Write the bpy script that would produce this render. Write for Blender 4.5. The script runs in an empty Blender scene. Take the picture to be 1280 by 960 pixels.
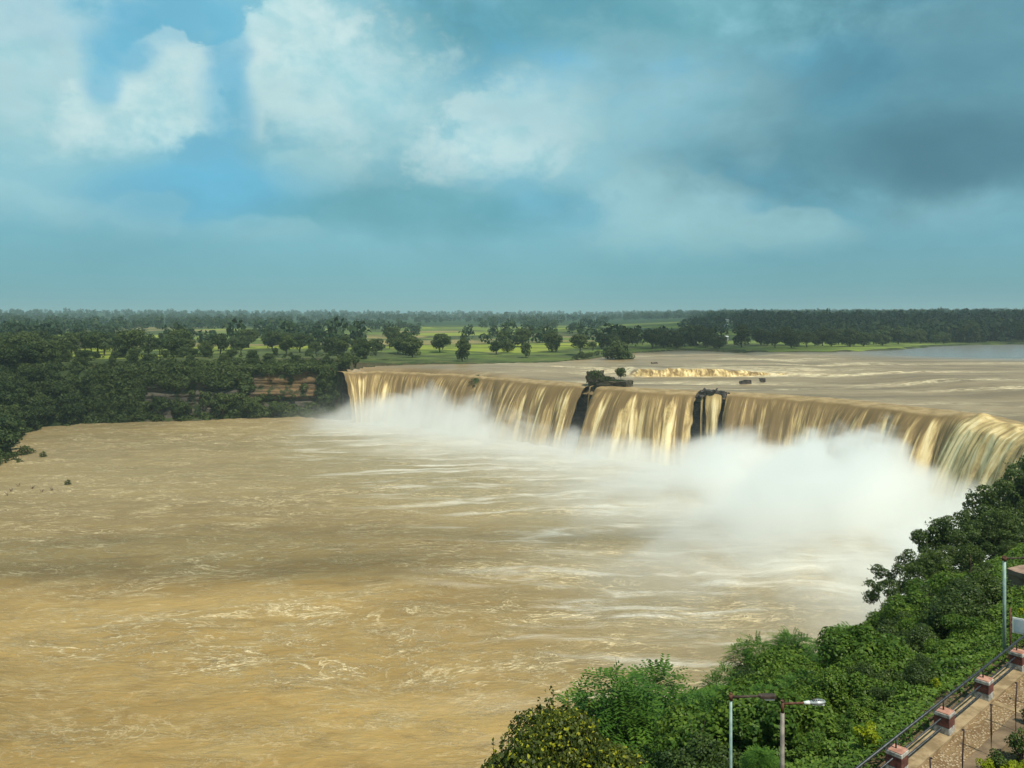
import bpy, bmesh, math, random
import numpy as np
from mathutils import Vector, Matrix

random.seed(7)
RNG = np.random.default_rng(7)
scene = bpy.context.scene
COL = scene.collection

# ------------------------------------------------------------------ basics
CAM_Z = 42.5          # eye height above the plunge pool
LIP_Z = 20.0          # brink of the falls
HZ = 396.0            # horizon row in the 1280x960 photograph
F = 1000.0            # focal length in its pixels


def at(px, py, z):
    """World point of height z seen at this spot of the photograph."""
    y = F * (CAM_Z - z) / (py - HZ)
    return ((px - 640.0) / F * y, y)


def link(o, parent=None):
    COL.objects.link(o)
    if parent is not None:
        o.parent = parent
    return o


def tag(o, label=None, cat=None, group=None, kind=None):
    if label: o['label'] = label
    if cat: o['category'] = cat
    if group: o['group'] = group
    if kind: o['kind'] = kind
    return o


def empty(name, loc, rz=0.0):
    o = bpy.data.objects.new(name, None)
    o.location = loc
    o.rotation_euler = (0, 0, rz)
    return link(o)


def mesh_np(name, verts, faces, smooth=False):
    """Mesh from an (n,3) array and an (m,k) array of equal-sided faces."""
    me = bpy.data.meshes.new(name)
    v = np.asarray(verts, dtype=np.float32)
    f = np.asarray(faces, dtype=np.int32)
    k = f.shape[1]
    me.vertices.add(len(v)); me.vertices.foreach_set('co', v.ravel())
    me.loops.add(f.size); me.loops.foreach_set('vertex_index', f.ravel())
    me.polygons.add(len(f))
    me.polygons.foreach_set('loop_start', np.arange(0, f.size, k, dtype=np.int32))
    me.polygons.foreach_set('loop_total', np.full(len(f), k, dtype=np.int32))
    me.update(calc_edges=True)
    if smooth:
        me.polygons.foreach_set('use_smooth', np.ones(len(f), dtype=bool))
    return me


def attr(me, name, values):
    a = me.attributes.new(name, 'FLOAT', 'POINT')
    a.data.foreach_set('value', np.asarray(values, dtype=np.float32))


def obj(name, me, mat, parent=None):
    o = bpy.data.objects.new(name, me)
    if mat is not None and len(me.materials) == 0:
        for m in (mat if isinstance(mat, (list, tuple)) else [mat]):
            me.materials.append(m)
    return link(o, parent)


class MB:
    """Collects boxes, tubes and lumps in one bmesh, built as one mesh object."""
    def __init__(self):
        self.bm = bmesh.new()

    def box(self, c, s, rz=0.0, bev=0.0, mi=0, tilt=None):
        m = Matrix.Translation(c) @ Matrix.Rotation(rz, 4, 'Z')
        if tilt is not None: m = m @ tilt
        m = m @ Matrix.Diagonal((s[0], s[1], s[2], 1))
        r = bmesh.ops.create_cube(self.bm, size=1.0, matrix=m)
        fs = set(f for v in r['verts'] for f in v.link_faces)
        for f in fs: f.material_index = mi
        if bev > 0:
            es = list(set(e for v in r['verts'] for e in v.link_edges))
            bmesh.ops.bevel(self.bm, geom=es, offset=bev, segments=2, affect='EDGES', profile=0.6)
        return self

    def tube(self, pts, radii, n=8, cap=True):
        pts = [Vector(p) for p in pts]
        rings = []
        for i, p in enumerate(pts):
            d = (pts[min(i + 1, len(pts) - 1)] - pts[max(i - 1, 0)]).normalized()
            a = d.cross(Vector((0, 0, 1)))
            if a.length < 1e-3: a = Vector((1, 0, 0))
            a.normalize(); b = d.cross(a).normalized()
            r = radii[i] if hasattr(radii, '__len__') else radii
            rings.append([self.bm.verts.new(p + (a * math.cos(t) + b * math.sin(t)) * r)
                          for t in [2 * math.pi * k / n for k in range(n)]])
        for q0, q1 in zip(rings, rings[1:]):
            for k in range(n):
                f = self.bm.faces.new((q0[k], q0[(k + 1) % n], q1[(k + 1) % n], q1[k])); f.smooth = True
        if cap:
            self.bm.faces.new(rings[0]); self.bm.faces.new(rings[-1])
        return self

    def mesh(self, name):
        bmesh.ops.recalc_face_normals(self.bm, faces=self.bm.faces[:])
        me = bpy.data.meshes.new(name); self.bm.to_mesh(me); self.bm.free(); return me

    def build(self, name, mat, parent=None):
        return obj(name, self.mesh(name), mat, parent)


# ------------------------------------------------------------------ numpy noise
def _hash(ix, iy, seed):
    h = (ix.astype(np.int64) * 374761393 + iy.astype(np.int64) * 668265263 + seed * 982451653) & 0xFFFFFFFF
    h = ((h ^ (h >> 13)) * 1274126177) & 0xFFFFFFFF
    return ((h ^ (h >> 16)) & 0xFFFFFF) / float(0xFFFFFF)


def vnoise(x, y, seed=0):
    x = np.asarray(x, float); y = np.asarray(y, float)
    ix = np.floor(x); iy = np.floor(y)
    fx = x - ix; fy = y - iy
    fx = fx * fx * fx * (fx * (fx * 6 - 15) + 10); fy = fy * fy * fy * (fy * (fy * 6 - 15) + 10)
    a = _hash(ix, iy, seed); b = _hash(ix + 1, iy, seed); c = _hash(ix, iy + 1, seed); d = _hash(ix + 1, iy + 1, seed)
    return (a + (b - a) * fx) * (1 - fy) + (c + (d - c) * fx) * fy


def fbm(x, y, seed=0, oct=4, gain=0.5):
    t = 0; a = 1.0; n = 0
    for k in range(oct):
        t = t + a * (vnoise(np.asarray(x) * 2 ** k, np.asarray(y) * 2 ** k, seed + k * 17) * 2 - 1); n += a; a *= gain
    return t / n


def smooth(a, b, x):
    t = np.clip((np.asarray(x, float) - a) / (b - a), 0, 1)
    return t * t * (3 - 2 * t)


def seg_dist(x, y, poly, closed):
    best = np.full(x.shape, 1e9)
    n = len(poly)
    for i in range(n if closed else n - 1):
        ax, ay = poly[i]; bx, by = poly[(i + 1) % n]
        dx, dy = bx - ax, by - ay
        t = np.clip(((x - ax) * dx + (y - ay) * dy) / max(dx * dx + dy * dy, 1e-9), 0, 1)
        best = np.minimum(best, np.hypot(x - ax - t * dx, y - ay - t * dy))
    return best


def inside(x, y, poly):
    c = np.zeros(x.shape, bool)
    n = len(poly)
    for i in range(n):
        ax, ay = poly[i]; bx, by = poly[(i + 1) % n]
        if ay == by: continue
        cond = ((ay > y) != (by > y)) & (x < (bx - ax) * (y - ay) / (by - ay) + ax)
        c ^= cond
    return c


def sdist(x, y, poly):
    d = seg_dist(x, y, poly, True)
    return np.where(inside(x, y, poly), -d, d)


def catmull(pts, step):
    P = [np.array(p, float) for p in pts]
    P = [2 * P[0] - P[1]] + P + [2 * P[-1] - P[-2]]
    out = []
    for i in range(1, len(P) - 2):
        p0, p1, p2, p3 = P[i - 1:i + 3]
        n = max(2, int(np.linalg.norm(p2 - p1) / (step * 0.25)))
        for k in range(n):
            t = k / n
            out.append(0.5 * (2 * p1 + (p2 - p0) * t + (2 * p0 - 5 * p1 + 4 * p2 - p3) * t * t + (3 * p1 - p0 - 3 * p2 + p3) * t ** 3))
    out.append(P[-2])
    out = np.array(out)
    L = np.concatenate([[0], np.cumsum(np.hypot(*np.diff(out, axis=0).T))])
    s = np.arange(0, L[-1], step)
    return np.stack([np.interp(s, L, out[:, 0]), np.interp(s, L, out[:, 1])], 1), s


# ------------------------------------------------------------------ plan of the place
LIP_PX = [(430, 465), (452, 464), (500, 465), (560, 467.5), (620, 472), (670, 476.5), (735, 482), (800, 487), (870, 490),
          (925, 492.5), (985, 496), (1050, 501), (1100, 507), (1150, 512.5), (1190, 517), (1216, 521), (1245, 529), (1290, 540), (1350, 560)]
LIP = [at(px, py, LIP_Z) for px, py in LIP_PX]
LIPC, LIPS = catmull(LIP, 0.4)
# smooth normals pointing downstream (towards the pool)
_t = np.gradient(LIPC, axis=0)
_k = np.ones(41) / 41
_t = np.stack([np.convolve(np.pad(_t[:, i], 20, mode='edge'), _k, 'valid') for i in range(2)], 1)
_t /= np.linalg.norm(_t, axis=1)[:, None]
LIPN = np.stack([_t[:, 1], -_t[:, 0]], 1)        # right-hand side of travel = downstream


def lip_s_at(px):
    p = 640 + F * LIPC[:, 0] / LIPC[:, 1]
    return float(LIPS[np.argmin(np.abs(p - px) + (LIPC[:, 1] < 170) * 500)])


POOL = [at(px, py, 0) for px, py in [(-40, 600), (0, 572), (12, 550), (45, 534), (110, 529), (180, 527.5), (300, 523), (385, 521)]]
POOL += [(-82, 338), (-74, 331)]
POOL += [tuple(LIPC[i] - LIPN[i] * 1.5) for i in range(0, len(LIPC), 12)]
POOL += [(88, 118), (60, 92), (20, 60), (-30, 40), (-120, 10), (-220, 10), (-330, 120), (-300, 200)]
RIV_Z = 22.2
RIVER = [tuple(LIPC[i] + LIPN[i] * 0.5) for i in range(len(LIPC) - 1, -1, -12)]
RIVER += [(-69.3, 330.5)] + [at(px, py, z) for px, py, z in [(455, 462.6, 20.2), (540, 460.6, 20.4), (620, 458.4, 20.8), (690, 456, 21.2), (740, 450, 21.7)]]
RIVER += [at(px, py, RIV_Z) for px, py in [(790, 441.5), (850, 438), (960, 440),
                                                 (1040, 440), (1110, 438), (1165, 433), (1220, 431), (1285, 430.5), (1340, 428)]]
RIVER += [(640, 760), (900, 780), (900, 400), (420, 250), (180, 96), (120, 96), (90, 110)]
E_DIR = np.array([0.7531, 0.6579]); N_DIR = np.array([-0.6579, 0.7531])
P0 = np.array([10.32, 18.98])        # second brick pillar
N0 = float(P0 @ N_DIR)               # fence line lies this far from the eye
PATH_Z = 32.5
LIPPOLY = [tuple(p) for p in LIPC[::12]]


def near_bank(u):
    return np.interp(u, [-400, 0.9, 6, 18, 33, 60], [32.5, 32.45, 28.9, 20.6, -3.0, -5.0])


def terrain(x, y):
    x = np.asarray(x, float); y = np.asarray(y, float)
    sh = x.shape
    x = x.ravel(); y = y.ravel()
    r = np.hypot(x, y)
    plat = 23.0 + 1.2 * fbm(x / 90, y / 90, 3, 3) + 4.0 * smooth(700, 1500, y)
    # a low wooded rise closes the view
    plat = plat + smooth(1000, 2600, r) * 7
    plat = plat + 10.0 * smooth(640, 1150, r) * smooth(0.08, 0.28, x / np.maximum(r, 1))
    ridge = 0.5 + 0.5 * fbm(x / 1500 + 3, y / 1500, 11, 3)
    plat = plat + smooth(2400, 5600, r) * (30 + 34 * smooth(0.15, -0.55, x / np.maximum(r, 1)) * (0.55 + 0.7 * ridge))
    dr = sdist(x, y, RIVER)
    rb = np.interp(dr, [-6, -1, 0, 1.2, 4, 18], [17, 18.2, 21.6, 22.9, 23.1, 23.3]) - 23.3
    land = np.where(dr < 18, np.minimum(plat, plat * 0 + 23.3 + rb + 0.25 * fbm(x / 7, y / 7, 5, 2)), plat)
    land = np.where(dr < -4, 17.0, land)
    dp = sdist(x, y, POOL)
    dl = seg_dist(x, y, LIPPOLY, False)
    land = np.where((dl < 8) & (x > -67), 17.0, land)
    w = 2.2 * fbm(x / 17, y / 17, 21, 3) + 1.6 * fbm(x / 5, y / 5, 31, 2)
    d2 = dp + w * smooth(2, 10, dp)
    cliff = np.interp(d2, [-10, -1, 0, 2.5, 5, 8.5, 9.5, 15, 17, 25, 40], [-5, -3, 0.2, 2.5, 8.5, 13.0, 14.2, 15.6, 20.0, 21.8, 60])
    face = np.interp(dp + 0.4 * w, [-10, -1, 0, 2.6, 4.2, 7.0, 9, 17, 25, 40], [-5, -3, 0.2, 1.4, 3.0, 18.6, 20.2, 21.5, 22.3, 60])
    fm = smooth(-168, -156, x) * smooth(315, 322, y)
    cliff = cliff * (1 - fm) + face * fm
    steep = np.interp(dp, [-1, 0, 1.5, 3], [-5, -4, 19, 60])
    k = smooth(26, 12, dl) * (x > -73)
    carve = cliff * (1 - k) + steep * k
    z = np.minimum(land, carve)
    u = x * N_DIR[0] + y * N_DIR[1] - N0
    nb = near_bank(u) + 0.5 * fbm(x / 4, y / 4, 41, 3) * smooth(1.2, 5, u) * smooth(34, 24, u)
    return np.maximum(z, nb).reshape(sh)


def tz(x, y):
    return float(terrain(np.array([x]), np.array([y]))[0])


# ------------------------------------------------------------------ node helpers
class S:
    """A socket with arithmetic."""
    def __init__(self, nt, sock): self.nt, self.s = nt, sock
    def _m(self, op, *a, clamp=False):
        n = self.nt.nodes.new('ShaderNodeMath'); n.operation = op; n.use_clamp = clamp
        for i, v in enumerate((self,) + a):
            if isinstance(v, S): self.nt.links.new(v.s, n.inputs[i])
            else: n.inputs[i].default_value = v
        return S(self.nt, n.outputs[0])
    def __add__(self, o): return self._m('ADD', o)
    def __sub__(self, o): return self._m('SUBTRACT', o)
    def __mul__(self, o): return self._m('MULTIPLY', o)
    def __truediv__(self, o): return self._m('DIVIDE', o)
    def pw(self, o): return self._m('POWER', o)
    def max(self, o): return self._m('MAXIMUM', o)
    def min(self, o): return self._m('MINIMUM', o)
    def absv(self): return self._m('ABSOLUTE')
    def inv(self): return self._m('MULTIPLY', -1.0)._m('ADD', 1.0)
    def atan2(self, o): return self._m('ARCTAN2', o)
    def clamp(self): return self._m('ADD', 0.0, clamp=True)
    def map(self, a, b, c=0.0, d=1.0, kind='SMOOTHSTEP'):
        n = self.nt.nodes.new('ShaderNodeMapRange'); n.interpolation_type = kind; n.clamp = True
        self.nt.links.new(self.s, n.inputs[0])
        for i, v in enumerate((a, b, c, d)): n.inputs[1 + i].default_value = v
        return S(self.nt, n.outputs[0])
    def curve(self, pts, lo, hi):
        """Float curve through (x, value) points, x given in lo..hi, values 0..1."""
        n = self.nt.nodes.new('ShaderNodeFloatCurve')
        c = n.mapping.curves[0]
        q = [((x - lo) / (hi - lo), v) for x, v in pts]
        c.points[0].location = q[0]; c.points[1].location = q[-1]
        for p in q[1:-1]: c.points.new(*p)
        n.mapping.update()
        self.nt.links.new(self.map(lo, hi, 0, 1, 'LINEAR').s, n.inputs['Value'])
        return S(self.nt, n.outputs[0])


class NT:
    def __init__(self, nt): self.nt = nt
    def new(self, t): return self.nt.nodes.new(t)
    def link(self, a, b): self.nt.links.new(a.s if isinstance(a, S) else a, b)
    def coord(self, which='Object'):
        return S(self.nt, self.new('ShaderNodeTexCoord').outputs[which])
    def pos(self): return S(self.nt, self.new('ShaderNodeNewGeometry').outputs['Position'])
    def geo(self, k): return S(self.nt, self.new('ShaderNodeNewGeometry').outputs[k])
    def rand(self): return S(self.nt, self.new('ShaderNodeObjectInfo').outputs['Random'])
    def attr(self, name):
        n = self.new('ShaderNodeAttribute'); n.attribute_name = name; return S(self.nt, n.outputs['Fac'])
    def sep(self, v):
        n = self.new('ShaderNodeSeparateXYZ'); self.link(v, n.inputs[0]); return [S(self.nt, o) for o in n.outputs]
    def comb(self, *c):
        n = self.new('ShaderNodeCombineXYZ')
        for i, v in enumerate(c):
            if isinstance(v, S): self.link(v, n.inputs[i])
            else: n.inputs[i].default_value = v
        return S(self.nt, n.outputs[0])
    def scale(self, v, s, loc=(0, 0, 0), rot=(0, 0, 0)):
        n = self.new('ShaderNodeMapping'); self.link(v, n.inputs[0])
        n.inputs['Scale'].default_value = s; n.inputs['Location'].default_value = loc; n.inputs['Rotation'].default_value = rot
        return S(self.nt, n.outputs[0])
    def noise(self, v, scale=1.0, detail=3.0, rough=0.5, dist=0.0, out='Fac', kind='FBM'):
        n = self.new('ShaderNodeTexNoise'); self.link(v, n.inputs['Vector'])
        n.noise_type = kind
        n.inputs['Scale'].default_value = scale; n.inputs['Detail'].default_value = detail
        n.inputs['Roughness'].default_value = rough; n.inputs['Distortion'].default_value = dist
        return S(self.nt, n.outputs[out])
    def voro(self, v, scale=1.0, feature='F1', out='Distance', rnd=1.0):
        n = self.new('ShaderNodeTexVoronoi'); n.feature = feature; self.link(v, n.inputs['Vector'])
        n.inputs['Scale'].default_value = scale; n.inputs['Randomness'].default_value = rnd
        return S(self.nt, n.outputs[out])
    def mix(self, f, a, b, blend='MIX'):
        n = self.new('ShaderNodeMix'); n.data_type = 'RGBA'; n.blend_type = blend
        for i, v in ((0, f), (6, a), (7, b)):
            if isinstance(v, S): self.link(v, n.inputs[i])
            elif i == 0: n.inputs[0].default_value = v
            else: n.inputs[i].default_value = (*v, 1.0)
        return S(self.nt, n.outputs[2])
    def ramp(self, f, stops, interp='LINEAR'):
        n = self.new('ShaderNodeValToRGB'); self.link(f, n.inputs[0]); cr = n.color_ramp; cr.interpolation = interp
        cr.elements[0].position = stops[0][0]; cr.elements[0].color = (*stops[0][1], 1)
        cr.elements[1].position = stops[-1][0]; cr.elements[1].color = (*stops[-1][1], 1)
        for p, c in stops[1:-1]:
            e = cr.elements.new(p); e.color = (*c, 1)
        return S(self.nt, n.outputs[0])
    def bump(self, h, strength=0.5, dist=0.1, normal=None):
        n = self.new('ShaderNodeBump'); self.link(h, n.inputs['Height'])
        n.inputs['Strength'].default_value = strength; n.inputs['Distance'].default_value = dist
        if normal is not None: self.link(normal, n.inputs['Normal'])
        return S(self.nt, n.outputs[0])


def material(name):
    m = bpy.data.materials.new(name); m.use_nodes = True
    t = NT(m.node_tree); b = m.node_tree.nodes['Principled BSDF']
    return m, t, b


def setp(t, b, color=None, rough=None, normal=None, metal=None, spec=None):
    for key, v in (('Base Color', color), ('Roughness', rough), ('Normal', normal), ('Metallic', metal), ('Specular IOR Level', spec)):
        if v is None: continue
        if isinstance(v, S): t.link(v, b.inputs[key])
        elif isinstance(v, tuple): b.inputs[key].default_value = (*v, 1.0)
        else: b.inputs[key].default_value = v


def simple(name, c1, c2, scale=6.0, rough=0.7, metal=0.0, bump=0.3, bd=0.01, spec=0.4):
    m, t, b = material(name)
    n = t.noise(t.coord('Object'), scale, 4, 0.6)
    setp(t, b, t.mix(n.map(0.35, 0.65), c1, c2), rough, t.bump(n, bump, bd), metal, spec)
    return m


def foliage(name, dark, mid, light, sheen=0.35, trans=0.3, hue_obj=0.5, accent=None, accent_at=0.9):
    """Leaves: each leaf its own tone, each plant its own cast, some light through the blade."""
    m, t, b = material(name)
    isl = t.geo('Random Per Island')
    pos = t.coord('Object')
    clump = t.noise(pos, 0.55, 2, 0.5)
    f = (isl * 0.5 + clump.map(0.3, 0.7) * 0.35 + t.rand() * 0.45 * hue_obj).clamp()
    c = t.ramp(f, [(0.05, dark), (0.45, mid), (0.95, light)])
    if accent:
        c = t.mix(isl.map(accent_at, accent_at + 0.01), c, accent)
    setp(t, b, c, 0.5, None, None, sheen * 0.6)
    tr = t.new('ShaderNodeBsdfTranslucent'); t.link(t.mix(0.6, c, light), tr.inputs['Color'])
    mx = t.new('ShaderNodeMixShader'); mx.inputs[0].default_value = trans
    t.link(b.outputs[0], mx.inputs[1]); t.link(tr.outputs[0], mx.inputs[2])
    t.link(mx.outputs[0], m.node_tree.nodes['Material Output'].inputs['Surface'])
    return m


# ------------------------------------------------------------------ materials
def ground_material():
    m, t, b = material('ground')
    p = t.pos(); x, y, z = t.sep(p)
    big = t.noise(p, 0.012, 4, 0.55)
    vor = t.voro(t.scale(t.comb(x, y, 0.0), (0.006, 0.011, 1), rot=(0, 0, 0.25)), 1.0, 'F1', 'Color')
    vr, vg, vb = t.sep(vor)
    field = t.ramp(vr, [(0.0, (0.11, 0.155, 0.030)), (0.3, (0.23, 0.275, 0.034)), (0.5, (0.14, 0.19, 0.034)), (0.72, (0.26, 0.30, 0.040)), (0.86, (0.25, 0.205, 0.085))], 'CONSTANT')
    edge = t.voro(t.scale(t.comb(x, y, 0.0), (0.006, 0.011, 1), rot=(0, 0, 0.25)), 1.0, 'DISTANCE_TO_EDGE')
    field = t.mix(edge.map(0.015, 0.06).inv() * 0.85, field, (0.035, 0.05, 0.02))
    rows = t.noise(t.scale(p, (0.03, 0.11, 0.1), rot=(0, 0, 0.2)), 1, 6, 0.7, 0.5)
    field = t.mix(rows.map(0.42, 0.66) * 0.7, field, (0.062, 0.092, 0.026))
    field = t.mix(t.noise(p, 0.045, 5, 0.7).map(0.58, 0.68) * 0.7, field, (0.21, 0.175, 0.08))
    wild = t.mix(t.noise(p, 0.09, 5, 0.65).map(0.35, 0.65), (0.026, 0.045, 0.016), (0.085, 0.10, 0.035))
    ymask = y.map(330, 400) * t.noise(p, 0.011, 4, 0.6).map(0.40, 0.50)
    grass = t.mix(ymask, wild, field)
    # beyond the fields the rise is wooded
    dist = (x * x + y * y).pw(0.5)
    wood = t.mix(t.noise(p, 0.03, 6, 0.75).map(0.35, 0.65), (0.016, 0.034, 0.016), (0.038, 0.065, 0.024))
    grass = t.mix(dist.map(1150, 1500), grass, wood)
    # rock where it is steep
    nz = t.sep(t.geo('True Normal'))[2]
    strata = t.noise(t.scale(p, (0.05, 0.05, 1.1)), 1, 5, 0.65, 0.3)
    rock = t.ramp(strata, [(0.25, (0.018, 0.017, 0.014)), (0.42, (0.050, 0.043, 0.032)), (0.55, (0.098, 0.076, 0.046)), (0.68, (0.072, 0.068, 0.055)), (0.85, (0.05, 0.042, 0.032))])
    rock = t.mix(t.noise(p, 0.35, 4, 0.6).map(0.5, 0.68) * 0.75, rock, (0.04, 0.05, 0.024))
    bare = x.map(-76, -72) * 0.6 + x.map(-165, -158) * x.map(-72, -76) * 0.8
    bank_green = t.mix(t.noise(p, 0.22, 5, 0.7).map(0.35, 0.65), (0.014, 0.026, 0.010), (0.045, 0.065, 0.022))
    grass = t.mix(nz.map(0.80, 0.95).inv() * dist.map(900, 1200).inv(), grass, bank_green)
    steep = nz.map(0.62, 0.85).inv() * dist.map(900, 1200).inv() * bare
    c = t.mix(steep, grass, rock)
    # bare trodden soil round the walk near the eye
    u = x * float(N_DIR[0]) + y * float(N_DIR[1]) - N0
    soil = t.mix(t.noise(p, 1.6, 5, 0.65), (0.10, 0.072, 0.040), (0.20, 0.145, 0.085))
    soil = t.mix(t.noise(p, 0.9, 4, 0.6).map(0.5, 0.62) * 0.8, soil, (0.045, 0.075, 0.02))
    c = t.mix(u.map(1.6, 3.0).inv() * y.map(60, 110).inv(), c, soil)
    # dark undergrowth below the fence
    brush = t.mix(t.noise(p, 1.3, 5, 0.7).map(0.35, 0.65), (0.018, 0.028, 0.008), (0.05, 0.085, 0.02))
    c = t.mix(u.map(1.6, 3.0) * u.map(36, 42).inv(), c, brush)
    h = t.noise(p, 0.5, 6, 0.7)
    setp(t, b, c, 0.95, t.bump(h, 0.8, 0.6), None, 0.15)
    return m


def water_colors(t, foam, silt, base, dark, cream):
    c = t.mix(silt, base, dark)
    return t.mix(foam, c, cream)


def pool_material():
    m, t, b = material('muddy_pool_water')
    p = t.pos(); x, y, z = t.sep(p)
    near = t.attr('spray')                      # 1 at the foot of the falls
    wx = t.noise(p, 0.018, 3, 0.5, out='Color')
    warp = t.new('ShaderNodeVectorMath'); warp.operation = 'MULTIPLY_ADD'
    t.link(wx, warp.inputs[0]); warp.inputs[1].default_value = (26, 20, 0); t.link(p, warp.inputs[2])
    q = S(t.nt, warp.outputs[0])
    qs = t.scale(q, (0.12, 0.30, 0.1), rot=(0, 0, -0.16))
    broad = t.noise(t.scale(q, (0.010, 0.030, 0.02), rot=(0, 0, -0.1)), 1, 4, 0.55)
    med = t.noise(qs, 1.0, 5, 0.62, 0.6)
    fine = t.noise(t.scale(q, (0.6, 1.8, 0.4), rot=(0, 0, -0.2)), 1, 4, 0.6, 0.4)
    # thin sinuous lines of froth: ridges of a warped noise
    r1 = (t.noise(t.scale(q, (0.085, 0.25, 0.1), (3, 7, 0), (0, 0, -0.22)), 1, 6, 0.64, 0.8) - 0.5).absv().map(0.0, 0.028).inv()
    r2 = (t.noise(t.scale(q, (0.2, 0.5, 0.1), (9, 2, 0), (0, 0, 0.12)), 1, 6, 0.64, 0.9) - 0.5).absv().map(0.0, 0.03).inv()
    gate = t.noise(t.scale(p, (0.05, 0.10, 0.1), (5, 1, 0)), 1, 5, 0.65).map(0.40, 0.62)
    gate2 = t.noise(t.scale(p, (0.12, 0.2, 0.1), (1, 8, 0)), 1, 4, 0.65).map(0.42, 0.62)
    r3 = (t.noise(t.scale(q, (0.5, 1.2, 0.1), (1, 6, 0), (0, 0, -0.3)), 1, 5, 0.64, 0.8) - 0.5).absv().map(0.0, 0.035).inv()
    lines = (r1 * gate * 1.0 + r2 * gate2 * 0.95 + r3 * gate2 * 0.75) * fine.map(0.32, 0.54)
    flecks = t.noise(t.scale(q, (0.5, 1.6, 0.5), (2, 2, 0), (0, 0, -0.1)), 1, 5, 0.7, 0.7).map(0.56, 0.68) * med.map(0.38, 0.58) * 0.9
    milk = (near * 1.15 - 0.42 + (broad - 0.5) * near.map(0.05, 0.5) * 1.7 + (med - 0.5) * near * 0.9).clamp()
    streak = t.noise(t.scale(q, (0.03, 0.16, 0.1), (0, 5, 0), (0, 0, -0.12)), 1, 6, 0.68, 0.5).map(0.50, 0.68) * near.map(0.02, 0.22)
    calm = t.noise(t.scale(p, (0.014, 0.034, 0.02), (7, 3, 0), (0, 0, -0.1)), 1, 4, 0.6, 0.6).map(0.36, 0.60)
    r0 = (t.noise(t.scale(q, (0.045, 0.13, 0.1), (6, 7, 0), (0, 0, -0.25)), 1, 7, 0.66, 1.2) - 0.5).absv().map(0.0, 0.022).inv()
    lines = lines + r0 * gate * 0.8 * y.map(240, 130)
    foam = ((lines + flecks) * (calm * 0.6 + 0.4)).clamp()
    base = t.mix(broad.map(0.36, 0.62), (0.222, 0.148, 0.050), (0.350, 0.240, 0.086))
    base = t.mix(med.map(0.50, 0.72) * 0.65, base, (0.35, 0.26, 0.11))
    base = t.mix(med.map(0.48, 0.30) * 0.45, base, (0.15, 0.095, 0.032))
    base = t.mix(y.map(105, 215) * 0.65, base, (0.195, 0.165, 0.090))
    base = t.mix(near.map(0.02, 0.28) * 0.6, base, (0.25, 0.225, 0.145))
    c = t.mix(foam * 0.85, base, (0.66, 0.55, 0.33))
    c = t.mix(streak * 0.7, c, (0.72, 0.70, 0.60))
    c = t.mix(milk * 0.85, c, (0.74, 0.74, 0.66))
    h = med * 0.8 + fine * 0.5 + foam * 0.3
    setp(t, b, c, foam.map(0, 1, 0.42, 0.8), t.bump(h, 0.8, 0.6), None, 0.08)
    return m


def river_material():
    m, t, b = material('muddy_river_water')
    p = t.pos(); x, y, z = t.sep(p)
    rap = t.attr('rapid')
    n1 = t.noise(t.scale(p, (0.02, 0.075, 0.1), rot=(0, 0, -0.1)), 1, 4, 0.6, 0.4)
    n2 = t.noise(t.scale(p, (0.16, 0.5, 0.3), rot=(0, 0, -0.1)), 1, 5, 0.68, 0.8)
    n3 = t.noise(t.scale(p, (0.6, 1.6, 0.6)), 1, 4, 0.6)
    band = t.noise(t.scale(p, (0.012, 0.05, 0.1), (4, 9, 0), (0, 0, -0.35)), 1, 4, 0.6, 0.5).map(0.52, 0.66)
    foam = (band * 0.8 + rap * 1.6).clamp() * n2.map(0.44, 0.58) * n3.map(0.3, 0.55)
    foam = (foam + rap.map(0.5, 1.0) * 0.5 * n2.map(0.3, 0.6)).clamp()
    base = t.mix(n1.map(0.35, 0.65), (0.165, 0.118, 0.055), (0.27, 0.20, 0.105))
    base = t.mix(n2.map(0.5, 0.7) * 0.4, base, (0.31, 0.24, 0.13))
    c = t.mix(foam * 0.85, base, (0.72, 0.62, 0.38))
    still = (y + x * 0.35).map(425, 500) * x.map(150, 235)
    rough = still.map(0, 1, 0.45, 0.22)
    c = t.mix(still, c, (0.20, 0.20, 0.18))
    bp = t.bump(n2 * 0.8 + n3 * 0.3, 0.6, 0.35)
    t.link(still.inv() * 0.45 + 0.15, bp.s.node.inputs['Strength'])
    setp(t, b, c, rough, bp, None, 0.4)
    return m


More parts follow.
